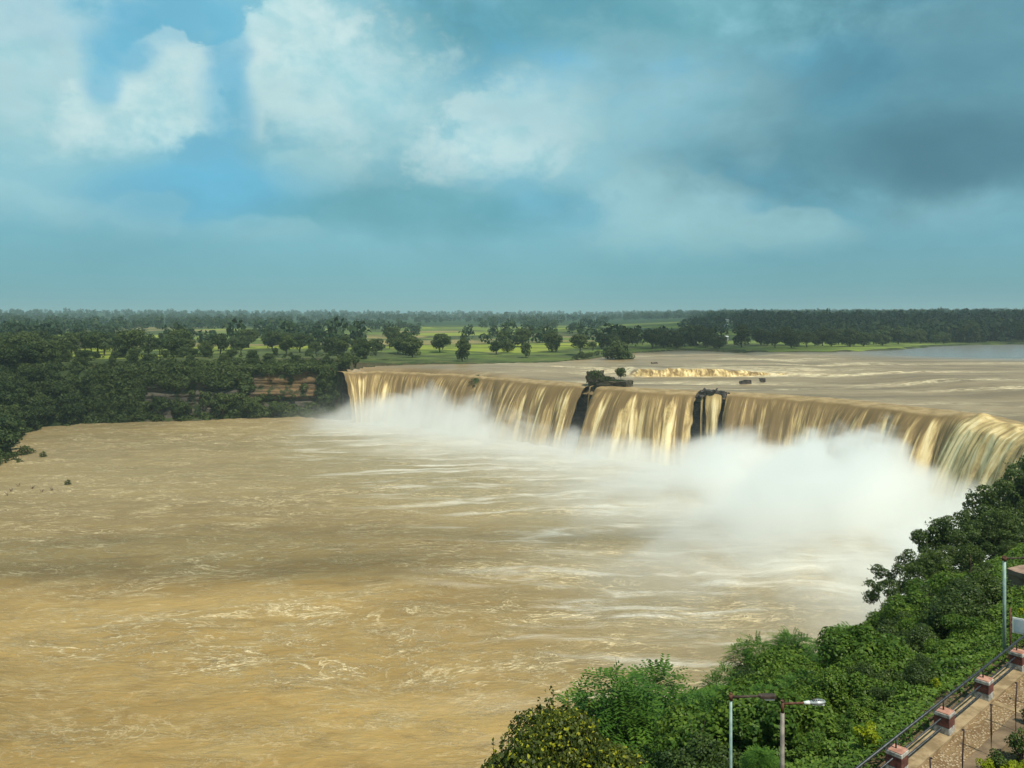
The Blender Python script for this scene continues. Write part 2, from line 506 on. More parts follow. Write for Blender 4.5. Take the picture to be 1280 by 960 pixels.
def fall_material():
    m, t, b = material('falling_water')
    s = t.attr('run'); v = t.attr('drop'); fr = t.attr('froth')
    # coordinates run along the brink and down the sheet so that streaks follow the fall
    wob = t.noise(t.comb(s * 0.25, v * 1.3, 2.0), 1, 3, 0.5) - 0.5
    s2 = s + wob * 3.0
    st1 = t.noise(t.comb(s2 * 0.8, v * 1.5, 0.0), 1, 5, 0.62, 0.35)
    st2 = t.noise(t.comb(s2 * 3.2, v * 2.6, 4.0), 1, 5, 0.68, 0.35)
    st3 = t.noise(t.comb(s * 0.16, v * 0.9, 9.0), 1, 3, 0.5)
    boil = t.noise(t.pos(), 0.9, 6, 0.7)
    f = st1.map(0.40, 0.72) * 0.55 + st2.map(0.42, 0.76) * 0.34 + st3.map(0.42, 0.68) * 0.34 - 0.22
    f = f + v.map(0.2, 1.0) * 0.16
    f = f * v.map(0.0, 0.10) + fr * (st1.map(0.3, 0.6) * 0.45 + 0.40)
    f = f.max(fr.map(0.45, 0.85) * (st1.map(0.3, 0.7) * 0.30 + st2 * 0.25 + boil.map(0.3, 0.7) * 0.35 + 0.12)).clamp()
    c = t.ramp(f, [(0.0, (0.165, 0.116, 0.052)), (0.25, (0.285, 0.205, 0.093)), (0.6, (0.54, 0.415, 0.190)), (1.0, (0.77, 0.655, 0.375))])
    flat = t.mix(t.noise(t.pos(), 0.3, 4, 0.6).map(0.35, 0.65), (0.22, 0.16, 0.075), (0.33, 0.25, 0.13))
    c = t.mix(v.map(0.0, 0.03).inv() * fr.map(0.2, 0.7).inv(), c, flat)
    h = st1 * 0.6 + st2 * 0.4 + fr * boil * 1.2
    setp(t, b, c, 0.65, t.bump(h, 0.4, 0.4), None, 0.08)
    return m


def rock_material(name='wet_dark_rock', c1=(0.018, 0.017, 0.018), c2=(0.065, 0.058, 0.052)):
    m, t, b = material(name)
    p = t.pos()
    n = t.noise(t.scale(p, (0.5, 0.5, 0.9)), 1, 6, 0.7)
    setp(t, b, t.mix(n.map(0.35, 0.68), c1, c2), 0.6, t.bump(n, 1.0, 0.6), None, 0.35)
    return m


M = {}
M['ground'] = ground_material()
M['pool'] = pool_material()
M['river'] = river_material()
M['fall'] = fall_material()
M['rock'] = rock_material('wet_dark_rock', (0.022, 0.021, 0.021), (0.095, 0.082, 0.068))
M['scrub_rock'] = rock_material('mossy_rock', (0.03, 0.032, 0.02), (0.10, 0.085, 0.05))
M['bark'] = simple('bark', (0.05, 0.037, 0.026), (0.13, 0.10, 0.07), 5, 0.9)
M['twig'] = simple('dry_twig', (0.10, 0.075, 0.055), (0.22, 0.17, 0.13), 8, 0.9)
M['leaf_far'] = foliage('far_leaves', (0.014, 0.031, 0.012), (0.036, 0.062, 0.018), (0.08, 0.11, 0.03), 0.2, 0.2, 0.9)
M['leaf_wood'] = foliage('wood_leaves', (0.010, 0.026, 0.012), (0.022, 0.046, 0.018), (0.042, 0.070, 0.025), 0.15, 0.15, 0.6)
M['leaf_dark'] = foliage('dark_glossy_leaves', (0.018, 0.04, 0.009), (0.044, 0.08, 0.015), (0.105, 0.155, 0.026), 0.45, 0.25, 0.4)
M['leaf_green'] = foliage('green_leaves', (0.03, 0.078, 0.012), (0.08, 0.155, 0.02), (0.17, 0.255, 0.032), 0.35, 0.35, 0.5)
M['leaf_feather'] = foliage('feathery_leaves', (0.032, 0.09, 0.015), (0.075, 0.17, 0.024), (0.15, 0.26, 0.034), 0.25, 0.4, 0.4)
M['leaf_yellow'] = foliage('yellowing_leaves', (0.024, 0.042, 0.009), (0.075, 0.105, 0.015), (0.20, 0.22, 0.022), 0.4, 0.3, 0.2, (0.33, 0.34, 0.02), 0.85)
M['leaf_lime'] = foliage('lime_leaves', (0.10, 0.18, 0.012), (0.25, 0.32, 0.014), (0.45, 0.46, 0.02), 0.3, 0.35, 0.1)
M['leaf_ground'] = foliage('ground_cover_leaves', (0.034, 0.078, 0.013), (0.088, 0.165, 0.023), (0.17, 0.26, 0.036), 0.3, 0.3, 0.0)

# ------------------------------------------------------------------ terrain sheet
def axis(lo_far, lo, hi, hi_far, fine, growth):
    a = list(np.arange(lo, hi + 1e-6, fine))
    s = fine; v = hi
    while v < hi_far:
        s *= growth; v += s; a.append(v)
    s = fine; v = lo; b = []
    while v > lo_far:
        s *= growth; v -= s; b.append(v)
    return np.array(b[::-1] + a)


def grid_faces(nx, ny):
    i = np.arange(ny - 1)[:, None] * nx + np.arange(nx - 1)[None, :]
    return np.stack([i, i + 1, i + nx + 1, i + nx], -1).reshape(-1, 4)


gx = axis(-9000, -215, 112, 9000, 1.5, 1.07)
gy = axis(-400, 0, 392, 11000, 1.5, 1.05)
X, Y = np.meshgrid(gx, gy)
Z = terrain(X, Y)
me = mesh_np('ground', np.stack([X, Y, Z], -1).reshape(-1, 3), grid_faces(len(gx), len(gy)), True)
tag(obj('ground', me, M['ground']), kind='structure')

# ------------------------------------------------------------------ plunge pool
ang = np.linspace(math.radians(-62), math.radians(52), 520)
rad = np.concatenate([np.linspace(24, 72, 30)[:-1], np.geomspace(72, 420, 330)])
A, R = np.meshgrid(ang, rad)
X = np.sin(A) * R; Y = np.cos(A) * R
dl = seg_dist(X, Y, [tuple(p - n * -7) for p, n in zip(LIPC[::12], LIPN[::12])], False)
amp = 0.32 + 0.5 * np.exp(-dl / 45)
Z = amp * 1.15 * (fbm(X / 9, Y / 4.6, 71, 5, 0.6)) + 0.25 * amp * np.abs(fbm(X / 3.1, Y / 1.9, 75, 3)) * smooth(240, 100, R)
ptsx = X.ravel(); ptsy = Y.ravel()
me = mesh_np('pool', np.stack([X, Y, Z], -1).reshape(-1, 3), grid_faces(len(ang), len(rad)), True)
right = smooth(-60, 60, X)
spray = np.exp(-(dl / (48 + 22 * right)) ** 1.5) * smooth(-95, -55, X + 0.0 * Y)
attr(me, 'spray', np.clip(spray, 0, 1).ravel())
tag(obj('pool_water', me, M['pool']), kind='structure')

# ------------------------------------------------------------------ river above the falls
gx = axis(-85, -85, 150, 900, 1.2, 1.03)
gy = axis(96, 150, 345, 790, 1.2, 1.03)
X, Y = np.meshgrid(gx, gy)
dlip = seg_dist(X, Y, LIPPOLY, False)
instep = smooth(303.2, 306.0, Y + 1.6 * fbm(X / 9, Y / 50, 81, 2))            # the small step in the bed
soft = smooth(292, 345, Y + 20 * fbm(X / 60, Y / 60, 82, 2))
wstep = smooth(44, 47.5, X) * smooth(112, 78, X)
rise = instep * wstep + soft * (1 - wstep)
soft2 = smooth(28, 80, dlip) * smooth(110, 150, X)
rise = np.maximum(rise * smooth(160, 110, X), soft2)
ZR = LIP_Z + (RIV_Z - LIP_Z) * rise
rapid = np.zeros_like(ZR)
rapid += wstep * np.exp(-((Y - 301.5) / 2.6) ** 2) + 0.9 * smooth(20, 40, X) * smooth(50, 47, X) * np.exp(-((Y - 318) / 16) ** 2)
rapid += 0.75 * np.exp(-((Y - 302 + (X - 95) * 0.10) / 5.5) ** 2) * smooth(84, 100, X) * smooth(190, 120, X)
for (px, py, a, b_) in [(1010, 468, 20, 5), (1100, 470, 24, 4), (1160, 480, 26, 4), (1230, 488, 22, 3), (980, 452, 30, 8), (1060, 460, 26, 5), (700, 462, 14, 4), (900, 478, 20, 3)]:
    cx, cy = at(px, py, 20.6)
    rapid += 0.62 * np.exp(-((X - cx) / a) ** 2 - ((Y - cy + 0.12 * (X - cx)) / b_) ** 2)
rapid = np.clip(rapid, 0, 1)
ZR = ZR + (0.10 + 0.38 * rapid) * fbm(X / 3.2, Y / 2.2, 91, 3) * smooth(1.5, 8, dlip) + 0.10 * fbm(X / 14, Y / 9, 93, 2)
ZR = ZR - 0.9 * smooth(5.5, 1.8, dlip) - 2.0 * smooth(2.4, 0.6, dlip)
keep = (sdist(X, Y, RIVER) < np.where(dlip < 6, 0.2, 1.6))
f = grid_faces(len(gx), len(gy))
f = f[keep.ravel()[f].all(1)]
me = mesh_np('river', np.stack([X, Y, ZR], -1).reshape(-1, 3), f, True)
attr(me, 'rapid', rapid.ravel())
tag(obj('river_water', me, M['river']), kind='structure')

# ------------------------------------------------------------------ the falls
S1a, S1b = lip_s_at(732), lip_s_at(747)
S2a, S2b = lip_s_at(872), lip_s_at(885)
S3a, S3b = lip_s_at(903), lip_s_at(907)
S_CURL = lip_s_at(1200)
S_END = LIPS[-1] - 6
NSEG = 44


def lip_sample(s):
    return (np.interp(s, LIPS, LIPC[:, 0]), np.interp(s, LIPS, LIPC[:, 1]), np.interp(s, LIPS, LIPN[:, 0]), np.interp(s, LIPS, LIPN[:, 1]))


def curtain(s0, s1, name, parent, label, throw=10.0, froth=0.0, taper=True):
    s = np.arange(s0, s1, 0.3)
    bx, by, nx, ny = lip_sample(s)
    back = np.array([-8, -6, -4.5, -3, -2, -1.2, -0.6, 0.0])
    drop = np.linspace(0, 1, NSEG) ** 1.6
    drop = drop[1:]
    nrow = len(back) + len(drop)
    curl = smooth(S_CURL - 6, S_CURL + 10, s)
    edge = np.minimum(smooth(s0, s0 + 2.5, s), smooth(s1, s1 - 2.5, s)) if taper else np.ones_like(s)
    T = throw * (0.80 + 0.34 * fbm(s / 9, s * 0, 101, 3) + 0.13 * fbm(s / 2.4, s * 0 + 3, 103, 3)) * (0.75 + 0.25 * edge)
    T = T * (1 - 0.05 * curl) * smooth(-14, 8, s + 4)
    bump_z = 0.35 * fbm(s / 5, s * 0 + 9, 105, 3)
    V = []; RUN = []; DROP = []; FR = []
    for r in range(nrow):
        if r < len(back):
            d = back[r]; q = 0.0
            off = np.full_like(s, d); z = LIP_Z + 0.02 - 0.25 * smooth(-6, -8, d) - 0.40 * (max(0.0, d + 4.5) / 4.5) ** 2 + bump_z * smooth(-6, 0, d)
            dr = 0.0
        else:
            q = drop[r - len(back)]
            fall = (LIP_Z + 1.5) * q
            off = T * (np.sqrt(q + 0.012) - 0.11) / 0.896
            # ropes and folds in the sheet
            fold = 0.42 * fbm(s / 2.2, q * 1.2 + 0 * s, 107, 3) + 0.12 * fbm(s / 0.9, q * 1.5 + 0 * s, 109, 2)
            off = off + fold * (0.35 + 1.5 * q) * smooth(0.0, 0.10, q) + curl * (0.9 + 0.9 * fbm(s / 5.0, q * 1.0 + 0 * s, 111, 3) + 0.3 * fbm(s / 1.3, q * 2.2 + 0 * s, 112, 2)) * smooth(0.0, 0.1, q)
            z = LIP_Z - 0.38 + bump_z * smooth(0.5, 0, q) - fall + 0 * s
            dr = q
        # frothy surge where the brink bends
        surge = curl * np.maximum(0, 0.7 * np.exp(-((s - S_CURL - 7) / 5.0) ** 2) + 0.7 * fbm(s / 4.2, s * 0 + r * 0.12, 113, 3) + 0.35 + 0.3 * np.abs(fbm(s / 1.1, s * 0 + r * 0.3, 114, 3)))
        z = z + surge * smooth(-4, -0.5, back[r] if r < len(back) else 0.0) * (1 - smooth(0, 0.5, dr))
        # ragged edges beside the rock gaps
        side = (0.9 * fbm(dr * 4.0 + s0, 0 * s, 125, 3) + 0.5 * dr) * (1 - edge) * np.where(s - s0 < s1 - s, 1.0, -1.0)
        V.append(np.stack([bx + nx * off - ny * side, by + ny * off + nx * side, z + 0 * s], 1))
        RUN.append(s); DROP.append(np.full_like(s, dr))
        FR.append(np.clip(froth + curl * (0.35 + 0.6 * smooth(-4, 0, back[r] if r < len(back) else 0.0)) * (0.75 + 0.5 * fbm(s / 3, s * 0 + r * 0.15, 115, 2))
                          + 0.75 * smooth(0.16, 0.42, fbm(s / 2.6, s * 0 + 0.3 + dr * 0.35, 117, 4)) * smooth(0.0, 0.12, dr - 0.22 * vnoise(s / 1.6, s * 0, 118))
                          + 0.5 * smooth(0.18, 0.40, fbm(s / 0.9, s * 0 + 4.3 + dr * 0.4, 119, 3)) * smooth(0.02, 0.2, dr - 0.3 * vnoise(s / 0.8, s * 0, 120)), 0, 1))
    V = np.concatenate(V)
    me = mesh_np(name, V, grid_faces(len(s), nrow)[:, ::-1], True)
    attr(me, 'run', np.concatenate(RUN)); attr(me, 'drop', np.concatenate(DROP)); attr(me, 'froth', np.concatenate(FR))
    o = obj(name, me, M['fall'], parent)
    if label: o['label'] = label
    return o


wf = empty('waterfall', (0, 0, 0))
tag(wf, 'wide muddy brown waterfall curving round the pool in long curtains', 'waterfall')
curtain(0.0, S1a, 'curtain', wf, 'long brown curtain beside the wooded cliff', 12.5)
curtain(S1b, S2a, 'curtain', wf, 'brown curtain between the two dark rock gaps', 14.0)
curtain(S2b, S3a, 'curtain', wf, 'narrow cream curtain between two dark gaps', 9.0, 0.45)
curtain(S2a + 1.3, S2a + 2.2, 'curtain', wf, 'thin thread of water down the wider dark gap', 3.0, 0.25, False)
curtain(S2a + 2.6, S2a + 3.0, 'curtain', wf, 'thin thread of water down the wider dark gap', 2.6, 0.25, False)
curtain(S1a + 1.6, S1a + 2.2, 'curtain', wf, 'thin thread of water down the dark gap under the islet', 2.6, 0.2, False)
curtain(S3b, S_END, 'curtain', wf, 'brown curtain ending in a frothy yellow surge', 13.5)

# wall of wet rock behind the curtains
s = np.arange(0, S_END, 0.5)
bx, by, nx, ny = lip_sample(s)
rows = []
zz = np.linspace(-1.5, 19.3, 30)
for z in zz:
    o_ = -1.6 + 0.9 * fbm(s / 3.0, z / 1.5 + 0 * s, 121, 4) + 0.5 * np.round(1.5 * fbm(s / 7, z / 2.0 + 0 * s, 123, 2))
    rows.append(np.stack([bx + nx * o_, by + ny * o_, z + 0 * s], 1))
o_ = np.full_like(s, -6.0)
rows.append(np.stack([bx + nx * o_, by + ny * o_, 18.9 + 0 * s], 1))
me = mesh_np('cliff', np.concatenate(rows), grid_faces(len(s), len(rows))[:, ::-1], False)
tag(obj('cliff', me, M['rock']), kind='structure')

# layered rock face of the cliff across the pool
def cliff_material():
    m, t, b = material('layered_cliff_rock')
    p = t.pos(); x, y, z = t.sep(p)
    bed = t.noise(t.scale(p, (0.03, 0.03, 0.9)), 1, 5, 0.62, 0.2)
    blk = t.noise(t.scale(p, (0.3, 0.3, 0.8)), 1, 5, 0.68)
    grey = t.ramp(bed, [(0.30, (0.022, 0.020, 0.017)), (0.45, (0.066, 0.060, 0.049)), (0.6, (0.105, 0.094, 0.074)), (0.75, (0.045, 0.040, 0.034))])
    warm = t.ramp(bed, [(0.30, (0.026, 0.020, 0.014)), (0.45, (0.115, 0.078, 0.042)), (0.6, (0.19, 0.130, 0.066)), (0.75, (0.065, 0.047, 0.030))])
    c = t.mix(x.map(-114, -104) * z.map(6, 9), grey, warm)
    c = t.mix(blk.map(0.52, 0.68) * 0.7, c, (0.04, 0.038, 0.03))
    c = t.mix(t.noise(p, 0.22, 5, 0.65).map(0.46, 0.58), c, (0.022, 0.036, 0.014))
    setp(t, b, c, 0.92, t.bump(blk, 0.9, 0.5), None, 0.15)
    return m


SH, SHS = catmull(POOL[4:10], 0.6)
tt_ = np.gradient(SH, axis=0); tt_ = np.stack([np.convolve(np.pad(tt_[:, i], 12, mode='edge'), np.ones(25) / 25, 'valid') for i in range(2)], 1)
tt_ /= np.linalg.norm(tt_, axis=1)[:, None]
SHN = np.stack([-tt_[:, 1], tt_[:, 0]], 1)                 # away from the water
rows = []
zz = np.concatenate([np.linspace(-1.0, 20.2, 46), [20.4]])
for i, z in enumerate(zz):
    layer = np.round(2.0 * fbm(z / 1.7 + 0 * SHS, SHS / 60, 191, 2)) * 0.55 + 0.5 * fbm(SHS / 9, z / 1.2 + 0 * SHS, 193, 3) + 1.1 * fbm(SHS / 14, z / 30 + 0 * SHS, 195, 3)
    o_ = 2.0 + 3.4 * np.interp(z, [-1, 2, 14, 20.4], [-0.3, 0.1, 0.62, 1.0]) + layer + (2.5 if i == len(zz) - 1 else 0)
    rows.append(np.stack([SH[:, 0] + SHN[:, 0] * o_, SH[:, 1] + SHN[:, 1] * o_, z + 0 * SHS], 1))
me = mesh_np('cliff', np.concatenate(rows), grid_faces(len(SHS), len(rows)), False)
tag(obj('cliff', me, cliff_material()), kind='structure')

# the low upstream step
def small_fall():
    x = np.arange(46.5, 112, 0.4)
    y0 = 305.0 - 1.6 * fbm(x / 9, x * 0 + 305 / 50., 81, 2)
    q = np.linspace(0, 1, 14)
    fade = smooth(46, 49, x) * smooth(116, 74, x)
    V = []; Rn = []; D = []; Fr = []
    for k, v in enumerate(q):
        off = 0.3 - 3.6 * np.sqrt(v) + 0.5 * fbm(x / 1.5, v * 3 + 0 * x, 131, 3)
        z = LIP_Z + 0.05 + ((RIV_Z - LIP_Z) + 0.5 * fbm(x / 4, 0 * x, 133, 2)) * (1 - v) * (0.25 + 0.85 * fade) - 0.3 * (1 - fade) - 0.25 * v
        V.append(np.stack([x, y0 + off, z], 1)); Rn.append(x * 1.3); D.append(np.full_like(x, 0.1 + 0.7 * v))
        Fr.append(np.clip(0.35 + 0.5 * fbm(x / 2.5, v * 2 + 0 * x, 135, 3) + 0.2 * v, 0, 1))
    me = mesh_np('small_waterfall', np.concatenate(V), grid_faces(len(x), len(q))[:, ::-1], True)
    attr(me, 'run', np.concatenate(Rn)); attr(me, 'drop', np.concatenate(D)); attr(me, 'froth', np.concatenate(Fr))
    return obj('small_waterfall', me, M['fall'])


tag(small_fall(), 'low golden cascade over a rock step in the river behind the little island', 'waterfall')

# ------------------------------------------------------------------ rocks
def boulder(name, pts_boxes, mat, loc, parent=None, seed=0, rough=0.35, sub=4):
    """Blocky lumps of rock displaced into one craggy mesh."""
    bm = bmesh.new()
    for (c, s_, rz) in pts_boxes:
        m = Matrix.Translation(c) @ Matrix.Rotation(rz, 4, 'Z') @ Matrix.Diagonal((s_[0], s_[1], s_[2], 1))
        bmesh.ops.create_cube(bm, size=1.0, matrix=m)
    bmesh.ops.subdivide_edges(bm, edges=bm.edges[:], cuts=sub, use_grid_fill=True)
    me = bpy.data.meshes.new(name); bm.to_mesh(me); bm.free()
    v = np.empty(len(me.vertices) * 3, np.float32); me.vertices.foreach_get('co', v); v = v.reshape(-1, 3)
    for ax in range(3):
        v[:, ax] += rough * (fbm(v[:, (ax + 1) % 3] / 1.7 + seed, v[:, (ax + 2) % 3] / 1.3 + v[:, ax] * 0.6, 141 + ax + seed, 3)) * 1.6
    me.vertices.foreach_set('co', v.ravel()); me.update()
    o = obj(name, me, mat, parent)
    o.location = loc
    return o


# ------------------------------------------------------------------ plants
def leaf_mesh_arrays(c, nrm, length, width, rng, fold=0.25, droop=0.0):
    """Diamond leaves with a folded midrib; returns verts and quads (two per leaf)."""
    n = len(c)
    r = rng.normal(size=(n, 3))
    a = np.cross(nrm, r); a /= np.linalg.norm(a, axis=1)[:, None] + 1e-9
    b = np.cross(nrm, a)
    a[:, 2] -= droop; a /= np.linalg.norm(a, axis=1)[:, None]
    L = np.asarray(length)[:, None] if hasattr(length, '__len__') else length
    W = np.asarray(width)[:, None] if hasattr(width, '__len__') else width
    p0 = c - a * L * 0.5
    p1 = c + b * W * 0.5 + nrm * W * fold + a * L * 0.05
    p2 = c + a * L * 0.5
    p3 = c - b * W * 0.5 + nrm * W * fold + a * L * 0.05
    v = np.stack([p0, p1, p2, p3], 1).reshape(-1, 3)
    i = np.arange(n)[:, None] * 4
    f = np.concatenate([i + 0, i + 1, i + 2, i + 3], 1)
    return v, f


def sphere_dirs(n, rng, up=0.0):
    d = rng.normal(size=(n, 3)); d[:, 2] += up
    return d / np.linalg.norm(d, axis=1)[:, None]


def crown_leaves(lobes, per, length, width, rng, shell=0.35, up=0.35, fold=0.2, droop=0.0, jitter=0.6):
    C = []; Nn = []; L = []
    for (c, r) in lobes:
        r = np.array(r) if hasattr(r, '__len__') else np.array([r, r, r])
        k = max(6, int(per * (r.mean() ** 2)))
        d = sphere_dirs(k, rng, up)
        rr = (1 - shell * rng.random(k) ** 1.5)[:, None]
        # uneven surface: twigs push out here and there
        rr = rr * (1 + 0.22 * (vnoise(d[:, 0] * 2.7 + c[0] * 3, d[:, 1] * 2.7 + d[:, 2] * 1.9 + c[1], 5) - 0.4))[:, None]
        C.append(np.array(c) + d * r * rr)
        nn = d + jitter * rng.normal(size=(k, 3)); nn[:, 2] += 0.3
        Nn.append(nn / np.linalg.norm(nn, axis=1)[:, None]); L.append(0.7 + 0.6 * rng.random(k))
    C = np.concatenate(C); Nn = np.concatenate(Nn); L = np.concatenate(L)
    return leaf_mesh_arrays(C, Nn, length * L, width * L, rng, fold, droop)


def tree_meshes(name, h, spread, seed, per, leaf, trunk_h=0.3, n_lobes=16, flat=0.75, trunk_r=None, branchy=False):
    rng = np.random.default_rng(seed)
    lobes = []
    cz = h * (1 + trunk_h) / 2; ch = h * (1 - trunk_h) / 2
    for k in range(n_lobes):
        d = sphere_dirs(1, rng, 0.25)[0]
        q = 0.35 + 0.5 * rng.random()
        c = np.array([d[0] * spread * q, d[1] * spread * q, cz + d[2] * ch * q])
        r = spread * (0.30 + 0.18 * rng.random())
        if branchy:
            q = 0.35 + 0.68 * rng.random() ** 0.7
            c = np.array([d[0] * spread * q, d[1] * spread * q, cz + d[2] * ch * q])
            r = spread * (0.13 + 0.17 * rng.random())
        lobes.append((c, (r, r, r * flat)))
    v, f = crown_leaves(lobes, per, leaf, leaf * 0.62, rng)
    if branchy:
        # leafy twigs reaching out of the crown
        vs = [v]; fs = [f]; off = len(v)
        for k in range(90):
            c, r = lobes[rng.integers(len(lobes))]
            dd = sphere_dirs(1, rng, 0.3)[0]
            b0 = np.array(c) + dd * np.array(r) * 0.85
            tip = b0 + (dd + 0.4 * rng.normal(size=3)) * rng.uniform(0.3, 0.75)
            qq = np.linspace(0.0, 1.0, 11)[:, None]
            cc = b0 + (tip - b0) * qq + rng.normal(size=(11, 3)) * 0.06
            nn = rng.normal(size=(11, 3)) + np.array([0, 0, 0.8]); nn /= np.linalg.norm(nn, axis=1)[:, None]
            v2, f2 = leaf_mesh_arrays(cc, nn, np.full(11, leaf), np.full(11, leaf * 0.6), rng, 0.2)
            vs.append(v2); fs.append(f2 + off); off += len(v2)
        v = np.concatenate(vs); f = np.concatenate(fs)
    crown = mesh_np(name + '_crown', v, f)
    mb = MB()
    tr = trunk_r or 0.028 * h
    mb.tube([(0, 0, -0.4), (0.02 * h, 0, 0.25 * h * 0.8), (0.01 * h, 0.02 * h, h * (trunk_h + 0.12)), (0, 0, h * 0.72)], [tr * 1.25, tr, tr * 0.72, tr * 0.25], 7)
    for c, r in lobes[:6]:
        z0 = h * (trunk_h * 0.7 + 0.18 * rng.random())
        mb.tube([(0, 0, z0), tuple(np.array([c[0] * 0.5, c[1] * 0.5, (z0 + c[2]) / 2 - 0.02 * h])), tuple(c)], [tr * 0.5, tr * 0.36, tr * 0.12], 5, False)
    trunk = mb.mesh(name + '_trunk')
    trunk.materials.append(M['bark'])
    return crown, trunk


def bush_meshes(name, h, spread, seed, per, length, width, n_lobes=9, fold=0.25, droop=0.0, shell=0.4, up=0.5, sprigs=0):
    rng = np.random.default_rng(seed)
    lobes = [((0, 0, h * 0.35), (spread * 0.6, spread * 0.6, h * 0.4))]
    for k in range(n_lobes):
        a = 2 * math.pi * (k + rng.random() * 0.6) / n_lobes
        q = spread * (0.30 + 0.42 * rng.random())
        z = h * (0.2 + 0.62 * rng.random() ** 0.9)
        r = spread * (0.26 + 0.20 * rng.random())
        r *= 0.62 + 0.6 * rng.random(); lobes.append(((q * math.cos(a), q * math.sin(a), z), (r, r, min(r, h * 0.30) * 0.85)))
    lobes.append(((spread * 0.1, 0, h * 0.78), (spread * 0.34, spread * 0.34, h * 0.22)))
    v, f = crown_leaves(lobes, per, length, width, rng, shell, up, fold, droop)
    vs = [v]; fs = [f]; off = len(v)
    mb = MB()
    for c, r in lobes[1:]:
        mb.tube([(c[0] * 0.12, c[1] * 0.12, -0.4), (c[0] * 0.5, c[1] * 0.5, c[2] * 0.5), tuple(c)], [0.05, 0.035, 0.012], 5, False)
    # loose sprigs that break the outline
    for k in range(sprigs):
        c, r = lobes[rng.integers(1, len(lobes))]
        d = sphere_dirs(1, rng, 0.9)[0]
        base = np.array(c) + d * np.array(r) * 0.8
        tip = base + d * (0.5 + 0.5 * rng.random()) * 0.42 * spread * 0.55 + np.array([0, 0, 0.1])
        mb.tube([tuple(base), tuple(tip)], [0.012, 0.005], 4, False)
        m = 14
        q = np.linspace(0.15, 1.05, m)[:, None]
        cc = base + (tip - base) * q + rng.normal(size=(m, 3)) * 0.05
        nn = rng.normal(size=(m, 3)) + np.array([0, 0, 1.0]); nn /= np.linalg.norm(nn, axis=1)[:, None]
        v2, f2 = leaf_mesh_arrays(cc, nn, np.full(m, length), np.full(m, width), rng, fold, droop)
        vs.append(v2); fs.append(f2 + off); off += len(v2)
    leaves = mesh_np(name + '_leaves', np.concatenate(vs), np.concatenate(fs))
    stem = mb.mesh(name + '_stem'); stem.materials.append(M['bark'])
    return leaves, stem


def feather_meshes(name, h, spread, seed, fronds=700):
    """Feathery shrub: many arching fronds, each a rachis lined with thin leaflets."""
    rng = np.random.default_rng(seed)
    C = []; A = []; Nn = []; L = []
    lobes = []
    for k in range(11):
        a = 2 * math.pi * k / 11 + rng.random()
        q = spread * (0.15 + 0.55 * rng.random())
        lobes.append((q * math.cos(a), q * math.sin(a), h * (0.22 + 0.62 * rng.random() * (1 - 0.4 * q / spread))))
    lobes.append((0, 0, h * 0.86))
    for k in range(fronds):
        c = np.array(lobes[rng.integers(len(lobes))])
        d = sphere_dirs(1, rng, 0.35)[0]
        r = spread * 0.36 * (0.45 + 0.55 * rng.random())
        base = c + d * np.array([r, r, min(r, h * 0.24)])
        out = d + 0.5 * rng.normal(size=3); out[2] = 0.35 * out[2]; out /= np.linalg.norm(out)
        ln = 0.42 + 0.30 * rng.random()
        side = np.cross(out, [0, 0, 1.0]); side /= np.linalg.norm(side) + 1e-9
        up = np.cross(side, out)
        for j in range(5):
            tq = 0.2 + 0.8 * j / 4
            p = base + out * ln * tq - np.array([0, 0, 0.28 * ln * tq * tq])
            for sg in (-1, 1):
                ax = side * sg * 0.8 + out * 0.55 - np.array([0, 0, 0.22])
                ax /= np.linalg.norm(ax)
                C.append(p + ax * 0.10); A.append(ax); Nn.append(up); L.append(0.21 * (1.1 - 0.45 * tq))
    C = np.array(C); A = np.array(A); Nn = np.array(Nn); L = np.array(L)[:, None]
    B = np.cross(Nn, A); B /= np.linalg.norm(B, axis=1)[:, None] + 1e-9
    W = 0.06
    v = np.stack([C - A * L * .5, C + B * W * .5, C + A * L * .5, C - B * W * .5], 1).reshape(-1, 3)
    i = np.arange(len(C))[:, None] * 4
    leaves = mesh_np(name + '_leaves', v, np.concatenate([i, i + 1, i + 2, i + 3], 1))
    mb = MB()
    for c in lobes:
        mb.tube([(c[0] * 0.1, c[1] * 0.1, -0.4), (c[0] * 0.6, c[1] * 0.6, c[2] * 0.5), c], [0.06, 0.04, 0.012], 5, False)
    stem = mb.mesh(name + '_stem'); stem.materials.append(M['bark'])
    return leaves, stem


def place(name, parts, loc, rz, sc, label, cat, group, leaf_name='crown', stem_name='trunk', leaf_mat=None):
    """A plant: an Empty carrying its crown and its trunk (meshes shared between copies)."""
    r = bpy.data.objects.new(name, None); link(r)
    r.location = loc; r.rotation_euler = (0, 0, rz); r.scale = sc if hasattr(sc, '__len__') else (sc, sc, sc)
    tag(r, label, cat, group)
    a = bpy.data.objects.new(leaf_name, parts[0]); link(a, r)
    b = bpy.data.objects.new(stem_name, parts[1]); link(b, r)
    if leaf_mat is not None:
        a.material_slots[0].link = 'OBJECT'; a.material_slots[0].material = leaf_mat
    return r


def ray_u(px, u):
    """Point on the slope below the fence: column px of the photograph, u metres beyond the fence line."""
    a = (px - 640) / F
    y = (u + N0) / (N_DIR[1] + N_DIR[0] * a)
    return a * y, y


def W(e, n, z):
    p = P0 + e * E_DIR + n * N_DIR
    return (float(p[0]), float(p[1]), z)


EANG = math.atan2(E_DIR[1], E_DIR[0])

